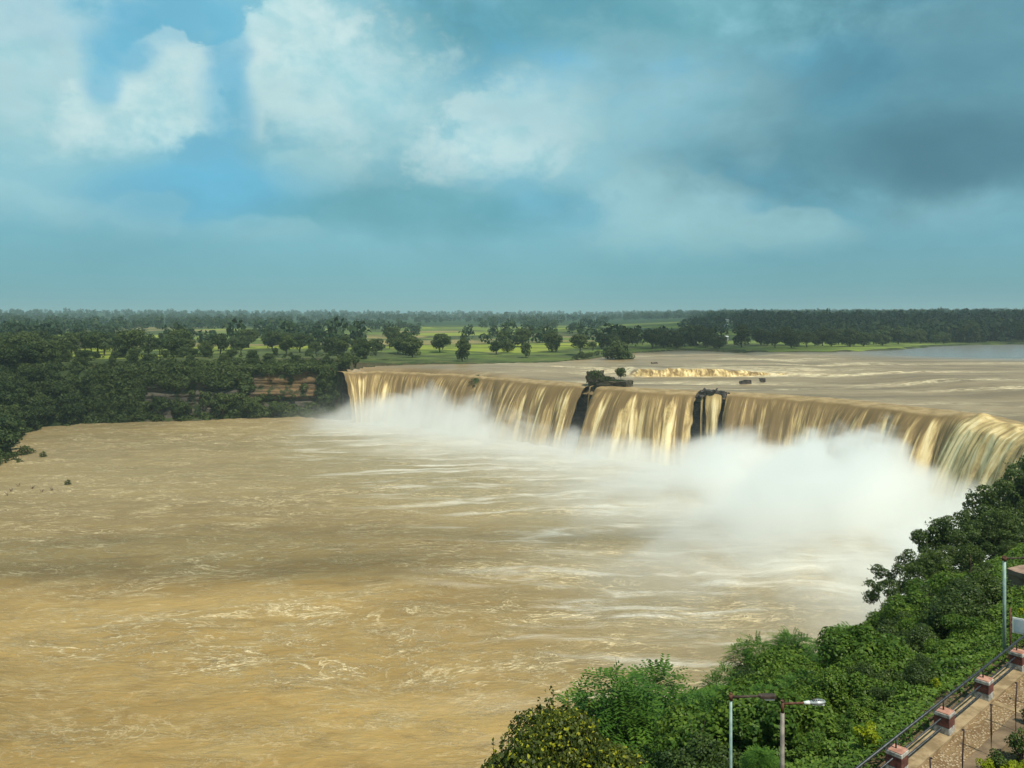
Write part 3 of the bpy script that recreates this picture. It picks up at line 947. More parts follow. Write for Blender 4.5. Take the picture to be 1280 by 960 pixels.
# ------------------------------------------------------------------ island, rock knobs, drowned shrubs
ix, iy = at(764, 481.5, LIP_Z + 0.3)
isl = boulder('rock_islet', [((0, 0, 0.3), (13.5, 5.0, 2.2), -0.35), ((-5.2, 1.0, 2.6), (4.6, 3.6, 3.6), -0.2), ((-1.6, 0.6, 1.7), (5.0, 3.4, 1.8), 0.1), ((4.4, -0.8, 1.1), (5.0, 3.0, 1.2), -0.4)],
              M['scrub_rock'], (ix, iy + 2.0, LIP_Z), None, 3, 0.55, 5)
isl.rotation_euler[2] = -0.25
tag(isl, 'small rocky islet with a lone tree standing right at the brink of the falls', 'rock')
rng = np.random.default_rng(61)
n = 1500
cc = np.stack([rng.uniform(-6.8, 6.6, n), rng.uniform(-2.4, 2.6, n), np.zeros(n)], 1)
hh = np.interp(cc[:, 0], [-7, -6.6, -3.2, -2.6, 0.6, 1.2, 6.0, 6.8], [1.4, 4.4, 4.4, 2.6, 2.5, 1.7, 1.5, 0.7])
cc[:, 2] = hh * (0.35 + 0.75 * rng.random(n) ** 0.5)
nn = sphere_dirs(n, rng, 0.8)
v, f = leaf_mesh_arrays(cc, nn, 0.55 * (0.6 + 0.8 * rng.random(n)), 0.34 * (0.6 + 0.8 * rng.random(n)), rng)
obj('scrub', mesh_np('scrub', v, f), M['leaf_far'], isl)

kx, ky = at(893, 491, LIP_Z)
k = boulder('rock_outcrop', [((-1.6, 1.0, -0.2), (4.4, 2.4, 1.7), -0.5), ((1.6, -0.8, -0.5), (4.6, 2.0, 1.3), -0.75), ((-2.6, 1.6, 0.5), (1.5, 1.2, 1.0), 0.3), ((0.4, 0.2, 0.3), (1.8, 1.3, 0.8), -0.9)], M['rock'], (kx, ky + 0.6, LIP_Z), None, 9, 0.75, 6)
tag(k, 'dark wet rock knob breaking the brink in the middle of the falls', 'rock')
for (px, py, w, lab) in [(706 + 112, 457.5, 2.6, 'small dark rock poking from the river above the golden cascade'),
                         (953, 473.5, 2.2, 'low dark rock in the river beyond the rock knob'),
                         (932, 476, 3.6, 'flat brown rock shelf awash in the river behind the rock knob')]:
    cx, cy = at(px, py, 21.2)
    b_ = boulder('river_rock', [((0, 0, 0), (w, w * 0.5, 1.0), 0.1), ((w * 0.2, 0, 0.3), (w * 0.5, w * 0.4, 0.8), 0.4)], M['rock'], (cx, cy, 20.6 if py > 470 else 22.2), None, int(px), 0.3, 4)
    tag(b_, lab, 'rock')

# ------------------------------------------------------------------ tree kinds
KINDS = []
for i, (h, sp, nl, fl, th) in enumerate([(10, 4.3, 22, .80, .10), (10, 5.0, 26, .75, .12), (10, 3.7, 20, .9, .06), (10, 4.8, 28, .80, .02), (10, 3.1, 16, .95, .14), (10, 5.4, 18, .55, .36)]):
    KINDS.append(tree_meshes('tree%d' % i, h, sp, 200 + i, 46, 0.72, th, nl, fl))
for c, _t_ in KINDS: c.materials.append(M['leaf_far'])
NEARK = []
for i, (h, sp, nl) in enumerate([(6, 2.7, 48), (6, 3.1, 54), (6, 2.5, 42)]):
    NEARK.append(tree_meshes('neartree%d' % i, h, sp, 300 + i, 760, 0.19, 0.10, nl, 0.62, 0.10, True))
for c, _t_ in NEARK: c.materials.append(M['leaf_dark'])
SHRUB = [bush_meshes('shrub%d' % i, 3.0, 2.1, 400 + i, 60, 0.42, 0.26, 8, sprigs=10) for i in range(2)]
for c, _t_ in SHRUB: c.materials.append(M['leaf_far'])

# lone tree on the islet
tx, ty = at(770, 472, LIP_Z + 1.5)
place('tree', KINDS[5], (ix + 3.3, iy + 1.4, LIP_Z + 1.2), 0.6, (0.36, 0.36, 0.47), 'lone flat-topped little tree standing on the rock islet at the brink', 'tree', None)

rnd = random.Random(11)
CLIFF_LABEL = 'leafy tree in the dense growth on the cliff and bank across the pool'
cand = []
rg = np.random.default_rng(12)
cx = rg.uniform(-260, -66, 9000); cy = rg.uniform(200, 412, 9000)
dp = sdist(cx, cy, POOL); zc = terrain(cx, cy); pxs = 640 + F * cx / cy
picked = []
for i in range(len(cx)):
    px = pxs[i]; d = dp[i]
    if not (-40 < px < 480) or d < -1.0 or d > 62: continue
    pr = 1.0
    if px > 165:
        if d < 2.6: pr = 0.12 if 190 < px < 290 else 0.5
        elif d < 8.5: pr = 0.03
        elif d < 22: pr = 0.6
    if d > 24: pr = 0.08 if px > 110 else 0.8
    if d > 24 and px > 335: pr = 0.10
    if rg.random() > pr: continue
    gap = 6.2 if d < 24 else 8.0
    if any((cx[i] - q[0]) ** 2 + (cy[i] - q[1]) ** 2 < gap * gap for q in picked): continue
    picked.append((cx[i], cy[i], zc[i], d))
    if len(picked) >= 115: break
for (x, y, z, d) in picked:
    px_ = 640 + F * x / y
    k = rnd.choice([0, 1, 2, 3, 3, 5])
    s_ = rnd.uniform(0.85, 1.3) * (0.9 if d < 2.6 else 0.85 if d < 16 else 1.0) * (0.65 if x > -105 else 1.0) * (0.46 if d > 7 and px_ > 70 else 1.0)
    place('tree', KINDS[k], (x, y, z - 0.3), rnd.uniform(0, 6.28), (s_ * rnd.uniform(.9, 1.15), s_ * rnd.uniform(.9, 1.15), s_ * rnd.uniform(0.8, 1.1)), CLIFF_LABEL, 'tree', 'trees on the cliff and bank across the pool')
print('cliff trees', len(picked))
# low growth on the ledges of that cliff
nb_ = 0
for i in range(len(cx)):
    d = dp[i]
    if nb_ >= 90: break
    if not (-40 < pxs[i] < 440) or not (-0.5 < d < 20) or rg.random() > 0.14 or 2.4 < d < 8.5: continue
    if 188 < pxs[i] < 395 and 4.5 < d < 14: continue
    s_ = rnd.uniform(0.6, 1.1); nb_ += 1
    place('shrub', SHRUB[nb_ % 2], (cx[i], cy[i], zc[i] - 0.2), rnd.uniform(0, 6.28), (s_, s_, s_), 'low shrub clinging to the ledges and foot of the cliff across the pool', 'shrub', 'shrubs on the cliff across the pool', 'foliage', 'stem')

def cliff_thicket():
    rng = np.random.default_rng(44)
    L = []; 
    cand_ = np.where((pxs > -60) & (pxs < 470) & (dp > -1.0) & (dp < 60))[0]
    for i in cand_:
        px, d = pxs[i], dp[i]
        pr = 1.0
        if px > 165:
            win = 186 < px < 294 or 316 < px < 394
            if d < 2.6: pr = 0.12 if 192 < px < 288 else 0.6
            elif d < 9 and win: pr = 0.0
            elif d < 9: pr = 0.9 if (px < 196 or 286 < px < 326 or px > 390) else (0.42 if (zc[i] > 13.5 and px < 300) else 0.15)
            elif d < 15: pr = 1.0
        if d > 24: pr = 0.06 if px > 110 else 0.5
        if d > 24 and px > 335: pr = 0.12
        if rng.random() > pr: continue
        r = rng.uniform(1.2, 2.8) * (0.7 if px > 320 else 1.0) * (0.55 if d > 12 and px > 70 else 1.0) * (0.75 if 2.6 < d < 9 and px > 165 else 1.0)
        L.append((np.array([cx[i], cy[i], zc[i] + r * 0.45 * rng.uniform(0.4, 2.0)]), (r, r, r * 0.8)))
    # clumps rooted on the rock face itself
    for _ in range(2600):
        i = rng.integers(len(SHS)); z = rng.uniform(0.3, 21.0)
        o_ = 1.2 + 3.4 * float(np.interp(z, [-1, 2, 14, 20.4], [-0.3, 0.1, 0.62, 1.0]))
        x, y = SH[i] + SHN[i] * (o_ + rng.uniform(-0.6, 0.8))
        px = 640 + F * x / y + 8 * float(fbm(np.array([z / 3.0]), np.array([0.5]), 301, 2)[0])
        wall = 180 < px < 300 and 0.9 + math.sin(px * 0.2) < z < 14.6 + 1.5 * math.sin(px * 0.11)
        warm = 310 < px < 400 and 4.4 + 1.5 * math.sin(px * 0.13) < z < 19.4 + 1.2 * math.sin(px * 0.2)
        dark = 404 < px and z > 2.0
        pr = 0.02 if (wall or warm) else 0.35 if dark else 1.0
        if rng.random() > pr: continue
        r = rng.uniform(0.9, 2.1)
        L.append((np.array([x, y, z]), (r, r, r * 0.85)))
    v, f = crown_leaves(L, 40, 0.85, 0.6, rng, 0.3, 0.4, 0.2)
    print('thicket', len(L), len(f))
    return mesh_np('cliff_thicket', v, f)


tag(obj('thicket', cliff_thicket(), M['leaf_far']), 'dense dark growth covering the cliff and bank across the pool', 'thicket', None, 'stuff')

# trees one can pick out in the fields and along the far bank: column, foot row, height and width in the photo's pixels
HERO = [(773, 447, 36, 40, 3, 'big dark spreading tree at the water edge where the far bank ends'),
        (690, 440, 27, 28, 0, 'broad tree alone in the field short of the dark woods'),
        (741, 439, 14, 12, 4, 'small round tree between the broad field tree and the big dark tree'),
        (654, 434, 24, 26, 1, 'wide dark tree at the wood edge beside the broad field tree'),
        (603, 459, 30, 40, 3, 'bushy dark tree on the bank just above the long curtain of the falls'),
        (578, 452, 30, 24, 0, 'upright tree close behind the bushy bank tree'),
        (550, 441, 24, 32, 1, 'spreading dark tree in the field above the falls'),
        (520, 455, 24, 26, 2, 'pale rounded tree on the bank above the falls end'),
        (455, 450, 22, 24, 3, 'round tree on the cliff edge near where the falls begin'),
        (500, 440, 14, 14, 0, 'small dark tree in the sunny field behind the falls end'),
        (490, 432, 24, 26, 1, 'dark spreading tree against the bright strip of field'),
        (469, 441, 18, 26, 3, 'low bushy tree beside the sunny strip of field'),
        (927, 434, 29, 30, 0, 'tall dark tree beside the small white houses'),
        (895, 432, 12, 14, 3, 'low round bush tree near the white houses'),
        (815, 436, 26, 32, 1, 'broad dark tree at the far end of the river field'),
        (865, 432, 12, 14, 2, 'small dark tree on the far river bank'),
        (258, 444, 22, 14, 4, 'narrow dark tree alone in the bright green field'),
        (178, 432, 14, 14, 0, 'small round tree in the bright field with a twin beside it'),
        (203, 430, 16, 12, 4, 'slim small tree in the bright field'),
        (218, 442, 20, 18, 1, 'dark tree at the near edge of the bright field'),
        (266, 424, 12, 12, 5, 'tiny flat-topped tree in the yellow field')]
for (px, py, hp, wp, k, lab) in HERO:
    z = 23.2
    for _ in range(3):
        x, y = at(px, py, z); z = tz(x, y)
    hh = hp * y / F; ww = wp * y / F
    base_sp = [4.3, 5.0, 3.5, 4.6, 3.0, 5.4][k] * 2.3
    place('tree', KINDS[k], (x, y, z - 0.3), rnd.uniform(0, 6.28), (ww / base_sp, ww / base_sp, hh / 10.0), lab, 'tree', None)

NB = 0
for px in np.arange(432, 772, 7.5):
    py = np.interp(px, [432, 540, 620, 690, 740, 772], [460.5, 458.5, 456.5, 454, 448, 443.5]) - rnd.uniform(0.6, 3.0)
    z = 23.0
    for _ in range(3):
        x, y = at(px + rnd.uniform(-3, 3), py, z); z = tz(x, y)
    s_ = rnd.uniform(0.5, 1.1)
    place('shrub', SHRUB[NB % 2], (x, y, z - 0.3), rnd.uniform(0, 6.28), (s_ * 1.3, s_ * 1.3, s_), 'dark shrub in the line of scrub along the river bank above the falls', 'shrub', 'scrub along the river bank above the falls', 'foliage', 'stem'); NB += 1

# scattered field trees
FIELD = []
fx = rg.uniform(-60, 900, 12000); fy_ = 398.5 + 52 * rg.random(12000) ** 1.25
tries = 0
for px, py in zip(fx, fy_):
    if len(FIELD) >= 360: break
    x, y = at(px, py, 23.3)
    if y < 372 or y > 1250: continue
    r_ = np.hypot(x, y)
    if sdist(np.array([x]), np.array([y]), RIVER)[0] < 8 or sdist(np.array([x]), np.array([y]), POOL)[0] < 45: continue
    # keep the sunny strips open
    open_ = (150 < px < 335 and 414 < py < 441) or (425 < px < 480 and 414 < py < 440) or (480 < px < 760 and 414 < py < 452) or (60 < px < 150 and 422 < py < 432)
    cl = float(fbm(x / 60, y / 110, 151, 2))
    if open_ and rg.random() > 0.15: continue
    if not open_ and cl < -0.12 and rg.random() > 0.25: continue
    if px > 760 and py < 430: continue
    gap = 6.0 + 0.003 * y
    if any((x - q[0]) ** 2 + (y - q[1]) ** 2 < gap * gap for q in FIELD): continue
    FIELD.append((x, y))
FIELD.sort(key=lambda q: q[1])
FIELD_FAR = FIELD[110:]; FIELD = FIELD[:110]
FL = 'dark rounded tree scattered among the green fields beyond the cliff'
for (x, y) in FIELD:
    k = rnd.choice([0, 1, 2, 3, 4, 5]); s_ = rnd.uniform(0.7, 1.25) * (1 + 0.15 * (y > 800))
    place('tree', KINDS[k], (x, y, tz(x, y) - 0.3), rnd.uniform(0, 6.28), (s_ * rnd.uniform(.9, 1.2), s_ * rnd.uniform(.9, 1.2), s_ * rnd.uniform(.85, 1.1)), FL, 'tree', 'trees scattered over the fields')
print('field trees', len(FIELD))

# trees lining the far river bank under the dark wood
BANK = []
for px in np.arange(840, 1330, 10.0):
    z = 23.3
    py = np.interp(px, [840, 930, 1000, 1100, 1165, 1290], [434, 434, 435, 432, 429.5, 427]) + rnd.uniform(-3.0, 0.5)
    x, y = at(px + rnd.uniform(-3, 3), py, z)
    if 880 < px < 945: continue
    s_ = rnd.uniform(0.9, 1.7) * y / 620
    k = rnd.choice([0, 1, 2, 3, 3])
    place('tree', KINDS[k], (x, y, tz(x, y) - 0.3), rnd.uniform(0, 6.28), (s_, s_, s_ * rnd.uniform(.8, 1.05)), 'dark tree in the front rank of the wood along the far river bank', 'tree', 'front trees of the far river wood')


# ------------------------------------------------------------------ the far wood, one mass
def far_wood():
    rng = np.random.default_rng(33)
    Vs = []; Fs = []; off = 0
    tmpl = []
    for k in range(5):
        lobes = []
        for j in range(7):
            d = sphere_dirs(1, rng, 0.2)[0]
            lobes.append((np.array([d[0] * 3.0, d[1] * 3.0, 7.5 + d[2] * 3.0]), 2.3 + rng.random()))
        tmpl.append(crown_leaves(lobes, 1.35, 2.5, 1.9, rng, 0.3, 0.3, 0.2))
    n = 11000
    px = np.where(rng.random(n) < 0.62, rng.uniform(-260, 1560, n), rng.uniform(780, 1500, n)); r = np.exp(rng.uniform(math.log(680), math.log(5200), n))
    a = (px - 640) / F; y = r / np.sqrt(1 + a * a); x = a * y
    nz = fbm(x / 170, y / 260, 161, 3)
    rightside = smooth(0.12, 0.30, x / r)
    start = 1150 - 430 * rightside
    keep = (r > start + 160 * nz) & ((nz > -0.30 + 0.45 * smooth(2600, 1200, r) * (1 - rightside)) | (r > 2800))
    keep &= sdist(x, y, RIVER) > 20
    keep &= ~((np.abs(px - 908) < 24) & (r < 1180) & (r > 690) & (rng.random(n) > 0.25))
    x = np.concatenate([x[keep], [q[0] for q in FIELD_FAR]]); y = np.concatenate([y[keep], [q[1] for q in FIELD_FAR]]); r = np.hypot(x, y)
    z = terrain(x, y)
    for i in range(len(x)):
        v, f = tmpl[i % 5]
        s_ = rng.uniform(0.85, 1.5) * (1 + 0.25 * (r[i] > 2200)); t = rng.uniform(0, 6.28)
        c, sn = math.cos(t) * s_, math.sin(t) * s_
        q = np.stack([v[:, 0] * c - v[:, 1] * sn, v[:, 0] * sn + v[:, 1] * c, (v[:, 2] - 3.4) * s_ * rng.uniform(0.8, 1.45)], 1) + (x[i], y[i], z[i])
        Vs.append(q); Fs.append(f + off); off += len(v)
    print('wood trees', len(x), 'quads', sum(len(f) for f in Fs))
    return mesh_np('forest', np.concatenate(Vs), np.concatenate(Fs))


tag(obj('forest', far_wood(), M['leaf_wood']), 'dark mass of woodland rolling away to the horizon', 'forest', None, 'stuff')

# ------------------------------------------------------------------ small white houses at the wood's edge
M['plaster'] = simple('whitewash', (0.60, 0.60, 0.56), (0.78, 0.78, 0.74), 2, 0.8)
M['tin'] = simple('pale_tin_roof', (0.55, 0.56, 0.56), (0.72, 0.72, 0.70), 3, 0.5)
M['dark_open'] = simple('dark_opening', (0.02, 0.02, 0.022), (0.04, 0.04, 0.04), 3, 0.6)
for (px, py, yy, w, h, lab) in [(896, 428.3, 640, 5.2, 2.9, 'low whitewashed house at the field edge by the dark wood'),
                                (907.5, 427.0, 655, 3.2, 2.8, 'small white house close beside the dark tree'),
                                (907, 415.6, 930, 5.0, 3.0, 'white house half hidden among the trees of the far wood'),
                                (911, 408.6, 1120, 8.5, 3.0, 'long white house, topmost on the rise of the far wood')]:
    x = (px - 640) / F * yy
    z = tz(x, yy)
    z = max(z, CAM_Z - (py - HZ) / F * yy - 0.2) if yy > 800 else z
    hroot = empty('house', (x, yy, z), -0.15); tag(hroot, lab, 'house')
    MB().box((0, 0, h * 0.5 - 2), (w, 4.0, h + 4)).build('wall', M['plaster'], hroot)
    r_ = MB()
    r_.box((0, -1.15, h + 0.32), (w + 0.7, 2.6, 0.12), tilt=Matrix.Rotation(0.32, 4, 'X')).box((0, 1.15, h + 0.32), (w + 0.7, 2.6, 0.12), tilt=Matrix.Rotation(-0.32, 4, 'X'))
    r_.build('roof', M['tin'], hroot)
    MB().box((w * 0.1, -2.02, 1.0), (0.9, 0.08, 2.0)).build('door', M['dark_open'], hroot)
    MB().box((-w * 0.28, -2.02, 1.5), (0.8, 0.08, 0.9)).build('window', M['dark_open'], hroot)

# ------------------------------------------------------------------ drowned growth at the pool's edge
for (px, py, s_) in [(4, 578, 1.1), (16, 575, 1.0), (-8, 582, 1.2), (27, 569, 1.0), (36, 567, 1.0), (24, 578, 0.55)]:
    x, y = at(px, py, 0)
    place('shrub', SHRUB[int(px) % 2], (x, y, -0.5), rnd.uniform(0, 6.28), s_, 'dark shrub of the flooded clump at the pool edge below the wooded bank', 'shrub', 'flooded shrub clump at the pool edge', 'foliage', 'stem')
for (px, py, s_, lab) in [(54, 571, 0.62, 'small sparse shrub standing in water just off the flooded clump'),
                          (85, 606, 0.50, 'lone round shrub standing out in the open pool')]:
    x, y = at(px, py, 0)
    place('shrub', SHRUB[1], (x, y, -0.25), 1.0, s_, lab, 'shrub', None, 'foliage', 'stem')
for (px, py) in [(14, 614), (23, 608), (40, 611), (52, 615), (65, 613), (10, 619)]:
    x, y = at(px, py, 0)
    mb = MB(); q = random.Random(px)
    for j in range(5):
        a = q.uniform(0, 6.28); L = q.uniform(0.5, 1.1)
        mb.tube([(0, 0, -0.4), (0.3 * math.cos(a), 0.3 * math.sin(a), L * .55), (0.7 * math.cos(a), 0.7 * math.sin(a), L)], [0.06, 0.05, 0.03], 5)
    o = mb.build('twig_clump', M['twig']); o.location = (x, y, 0)
    tag(o, 'bare twigs of a drowned bush sticking out of the pool beside the lone shrub', 'twigs', 'drowned twigs')

# ------------------------------------------------------------------ near slope: kinds
BROAD = [bush_meshes('broad%d' % i, 3.0, 1.9, 500 + i, 1150, 0.165, 0.115, 14, 0.3, 0.15, sprigs=26) for i in range(3)]
for c, _ in BROAD: c.materials.append(M['leaf_green'])
FINE = [bush_meshes('fine%d' % i, 3.0, 1.8, 520 + i, 1300, 0.125, 0.08, 14, 0.25, 0.1, sprigs=18) for i in range(2)]
for c, _ in FINE: c.materials.append(M['leaf_dark'])
YEL = [bush_meshes('yellow%d' % i, 3.0, 1.9, 540 + i, 1900, 0.11, 0.08, 17, 0.3, 0.1, shell=0.5, sprigs=40) for i in range(2)]
for c, _ in YEL: c.materials.append(M['leaf_yellow'])
FEA = [feather_meshes('feather%d' % i, 3.0, 1.9, 560 + i, 1300) for i in range(3)]
for c, _ in FEA: c.materials.append(M['leaf_feather'])
LIME = bush_meshes('lime', 1.0, 0.5, 580, 2600, 0.10, 0.06, 6, 0.3, 0.0)
LIME[0].materials.append(M['leaf_lime'])
SMALL = [bush_meshes('small%d' % i, 1.0, 0.5, 590 + i, 2600, 0.085, 0.05, 7, 0.3, 0.0) for i in range(2)]
for c, _ in SMALL: c.materials.append(M['leaf_dark'])

KN = {'tree': (NEARK, 6.0, 'crown', 'trunk'), 'broad': (BROAD, 3.0, 'foliage', 'stem'), 'fine': (FINE, 3.0, 'foliage', 'stem'),
      'yellow': (YEL, 3.0, 'foliage', 'stem'), 'feather': (FEA, 3.0, 'foliage', 'stem')}
# column and row of the top, metres below the fence, kind, widening
SLOPE = [
    (662, 906, 9.0, 'yellow', 0.78, 'yellow-leaved shrub at the outer tip of the green slope above the water'),
    (700, 888, 10.5, 'yellow', 0.95, 'tall dark shrub speckled with yellow leaves beside the feathery shrubs'),
    (738, 902, 8.5, 'yellow', 0.9, 'dark shrub with yellow leaves in front of the feathery shrub'),
    (770, 850, 13.5, 'feather', 1.0, 'feathery light green shrub with bare twigs rising beside the yellow shrubs'),
    (820, 841, 15.0, 'feather', 1.0, 'tallest feathery shrub above the bend of the green slope'),
    (868, 866, 12.5, 'feather', 0.9, 'feathery shrub just behind the lamp with the dark box head'),
    (905, 838, 14.5, 'feather', 0.8, 'narrow feathery shrub leaning out over the water behind the lamps'),
    (945, 800, 15.5, 'feather', 0.8, 'pale feathery shrub with a gap under it behind the lamps'),
    (992, 792, 15.0, 'feather', 1.05, 'dense bright green feathery shrub above the grey lamp'),
    (1048, 785, 15.5, 'feather', 0.85, 'upright feathery shrub next to the dark trees'),
    (1076, 784, 12.5, 'feather', 0.9, 'feathery shrub tucked under the outermost dark tree'),
    (1112, 704, 15.5, 'tree', 0.85, 'outermost dark tree of the slope with loose twigs over the spray'),
    (1150, 684, 17.0, 'tree', 0.9, 'dark tree against the white spray, second along the slope'),
    (1186, 650, 18.5, 'tree', 0.9, 'dark tree reaching a branch towards the spray'),
    (1222, 634, 20.0, 'tree', 0.9, 'dark tree below the frothy end of the falls'),
    (1255, 602, 22.5, 'tree', 0.85, 'tall dark tree hiding the foot of the frothy end of the falls'),
    (1282, 576, 24.5, 'tree', 0.8, 'tallest dark tree, cut by the picture edge below the falls'),
    (1168, 690, 14.0, 'tree', 1.0, 'low dark tree in front of the branch reaching for the spray'),
    (1212, 664, 15.5, 'tree', 1.0, 'full dark tree between the spray and the green lamp pole'),
    (1248, 640, 18.0, 'tree', 1.05, 'full dark tree behind the head of the green lamp pole'),
    (1128, 752, 11.0, 'fine', 1.1, 'rounded dark bush in front of the outermost dark tree'),
    (1165, 742, 12.0, 'fine', 1.1, 'dark glossy bush between the dark trees and the grassy slope'),
    (1205, 728, 12.0, 'fine', 1.0, 'dark glossy bush under the middle dark trees'),
    (1235, 700, 13.0, 'fine', 1.0, 'dark bush behind the green lamp pole'),
    (1262, 672, 15.5, 'fine', 1.0, 'dark bush above the tan rock ledge'),
    (1290, 655, 17.0, 'fine', 1.1, 'dark bush at the picture edge above the tan ledge'),
]
for (px, pt, u, kind, wide, lab) in SLOPE:
    meshes, h0, ln, sn = KN[kind]
    x, y = ray_u(px, u)
    z = tz(x, y)
    h = CAM_Z - (pt - HZ) / F * y - z
    print('slope', px, kind, 'dist %.1f' % y, 'h %.2f' % h)
    h = max(h, 1.0)
    k = (px // 7) % len(meshes)
    sc = h / h0
    w_ = wide * (sc if sc < 1.6 else 1.6 + (sc - 1.6) * 0.5)
    place('tree' if kind == 'tree' else 'shrub', meshes[k], (x, y, z - 0.15), rnd.uniform(0, 6.28), (w_, w_, sc), lab, 'tree' if kind == 'tree' else 'shrub', None, ln, sn)

# bushes filling the slope between the fence and those
FILL = {'broad': 'leafy broad-leaved green shrub in the thicket below the railing',
        'feather': 'low feathery green shrub in the thicket below the railing',
        'fine': 'low dark small-leaved shrub in the thicket below the railing'}
spots = []
rg2 = np.random.default_rng(77)
for _ in range(5000):
    px = rg2.uniform(610, 1290); u = rg2.uniform(2.2, 14.5)
    x, y = ray_u(px, u)
    z = tz(x, y); py = HZ + F * (CAM_Z - z - 1.5) / y
    if py > 1010 or y > 75: continue
    lim = np.interp(px, [610, 650, 760, 830, 900, 960, 1040, 1090, 1200, 1290], [960, 930, 885, 870, 870, 840, 820, 770, 730, 700])
    if py < lim: continue
    if px > 1085 and u < 7.5 and rg2.random() > 0.22: continue
    if px > 1225 and u < 6.5: continue      # the open green by the lamp pole
    gap = 1.25 if u < 6 else 1.7
    if any((x - q[0]) ** 2 + (y - q[1]) ** 2 < gap * gap for q in spots): continue
    spots.append((x, y, z, px, u))
    if len(spots) >= 120: break
print('fill', len(spots))
for (x, y, z, px, u) in spots:
    kind = rnd.choice(['broad', 'broad', 'broad', 'feather', 'feather', 'fine']) if px < 1080 else rnd.choice(['broad', 'fine', 'fine', 'broad'])
    meshes, h0, ln, sn = KN[kind]
    h = rnd.uniform(1.3, 2.3) if u > 4 else rnd.uniform(0.7, 1.2)
    sc = h / h0
    place('shrub', rnd.choice(meshes), (x, y, z - 0.15), rnd.uniform(0, 6.28), (sc * 1.15, sc * 1.15, sc), FILL[kind], 'shrub', {'broad': 'broad-leaved shrubs of the thicket', 'feather': 'feathery shrubs of the thicket', 'fine': 'small-leaved shrubs of the thicket'}[kind], ln, sn)

# bare twigs above the feathery shrubs
x, y = ray_u(783, 13.6); z = tz(x, y)
mb = MB(); q = random.Random(5)
mb.tube([(0, 0, 0), (-0.2, 0, 2.6), (-0.5, 0.1, 4.9)], [0.05, 0.035, 0.008], 5)
for j in range(7):
    b0 = 3.0 + 0.25 * j
    mb.tube([(-0.2 - 0.1 * j / 3, 0, b0), (q.uniform(-.9, .9), q.uniform(-.3, .3), b0 + q.uniform(0.4, 0.9))], [0.02, 0.006], 4)
o = mb.build('bare_branch', M['twig']); o.location = (x, y, z)
tag(o, 'bare dry branch sticking up through the feathery shrub', 'branch')

# ground cover: small leaves everywhere under the bushes
def ground_cover():
    rng = np.random.default_rng(88)
    n = 210000
    e = rng.uniform(-12, 62, n); u = 0.45 + 16.5 * rng.random(n) ** 1.3
    p = P0[None, :] + e[:, None] * E_DIR + u[:, None] * N_DIR
    x, y = p[:, 0], p[:, 1]
    dens = smooth(-0.75, -0.1, fbm(x / 1.6, y / 1.6, 171, 3)) * smooth(0.4, 0.9, u)
    keep = rng.random(n) < dens
    x, y, u = x[keep], y[keep], u[keep]
    z = terrain(x, y)
    hump = 0.12 + 0.62 * np.clip(fbm(x / 1.1, y / 1.1, 173, 3) + 0.45, 0, 1) * smooth(0.4, 3.0, u)
    z = z + hump * (0.25 + 0.75 * rng.random(len(x)) ** 0.5)
    nn = rng.normal(size=(len(x), 3)) * 0.55 + np.array([0, 0, 1.0]); nn /= np.linalg.norm(nn, axis=1)[:, None]
    L = (0.09 + 0.07 * rng.random(len(x))) * (1 + 0.012 * np.maximum(y - 20, 0))
    v, f = leaf_mesh_arrays(np.stack([x, y, z], 1), nn, L, L * 0.62, rng, 0.3, 0.1)
    return mesh_np('ground_cover', v, f)


tag(obj('ground_cover', ground_cover(), M['leaf_ground']), 'low green ground cover running over the slope below the railing', 'ground cover', None, 'stuff')

# ------------------------------------------------------------------ the walk and its railing
def pebble_material():
    m, t, b = material('pebbled_walk')
    p = t.pos()
    cell = t.voro(p, 16.0, 'F1', 'Distance'); cid = t.sep(t.voro(p, 16.0, 'F1', 'Color'))[0]
    st = cell.map(0.34, 0.56).inv() * cid.map(0.04, 0.10)
    patch = t.noise(p, 2.2, 4, 0.6)
    c = t.mix(patch.map(0.35, 0.65), (0.15, 0.095, 0.045), (0.22, 0.15, 0.075))
    stone = t.mix(cid, (0.23, 0.165, 0.095), (0.44, 0.345, 0.22))
    c = t.mix(st * patch.map(0.25, 0.4), c, stone)
    setp(t, b, c, 0.85, t.bump(st, 0.8, 0.02), None, 0.2)
    return m


M['pebble'] = pebble_material()
M['kerb'] = simple('sandy_concrete', (0.19, 0.135, 0.068), (0.34, 0.255, 0.145), 3.0, 0.9)
M['soil'] = simple('bare_soil', (0.10, 0.07, 0.04), (0.19, 0.135, 0.08), 2.5, 0.95, 0, 0.6, 0.03)
M['maroon'] = simple('maroon_paint', (0.075, 0.028, 0.024), (0.16, 0.058, 0.045), 9, 0.85)
M['white'] = simple('worn_white_paint', (0.17, 0.175, 0.17), (0.46, 0.45, 0.41), 9, 0.75)
M['terracotta'] = simple('terracotta_top', (0.27, 0.125, 0.088), (0.44, 0.24, 0.17), 6, 0.8)
M['rail'] = simple('dark_rail_paint', (0.018, 0.024, 0.030), (0.05, 0.058, 0.066), 9, 0.45, 0.3)
M['post'] = simple('rusty_dark_post', (0.02, 0.013, 0.014), (0.055, 0.03, 0.028), 12, 0.7)
M['pole_green'] = simple('green_grey_pole', (0.17, 0.27, 0.25), (0.27, 0.38, 0.35), 5, 0.45, 0.1)
M['pole_brown'] = simple('weathered_grey_pole', (0.13, 0.115, 0.10), (0.25, 0.225, 0.19), 6, 0.6, 0.2)
M['rust'] = simple('rusty_metal', (0.06, 0.028, 0.020), (0.15, 0.065, 0.038), 14, 0.8, 0.1)
M['dark_metal'] = simple('dark_lamp_metal', (0.035, 0.025, 0.02), (0.08, 0.055, 0.042), 14, 0.7, 0.2)
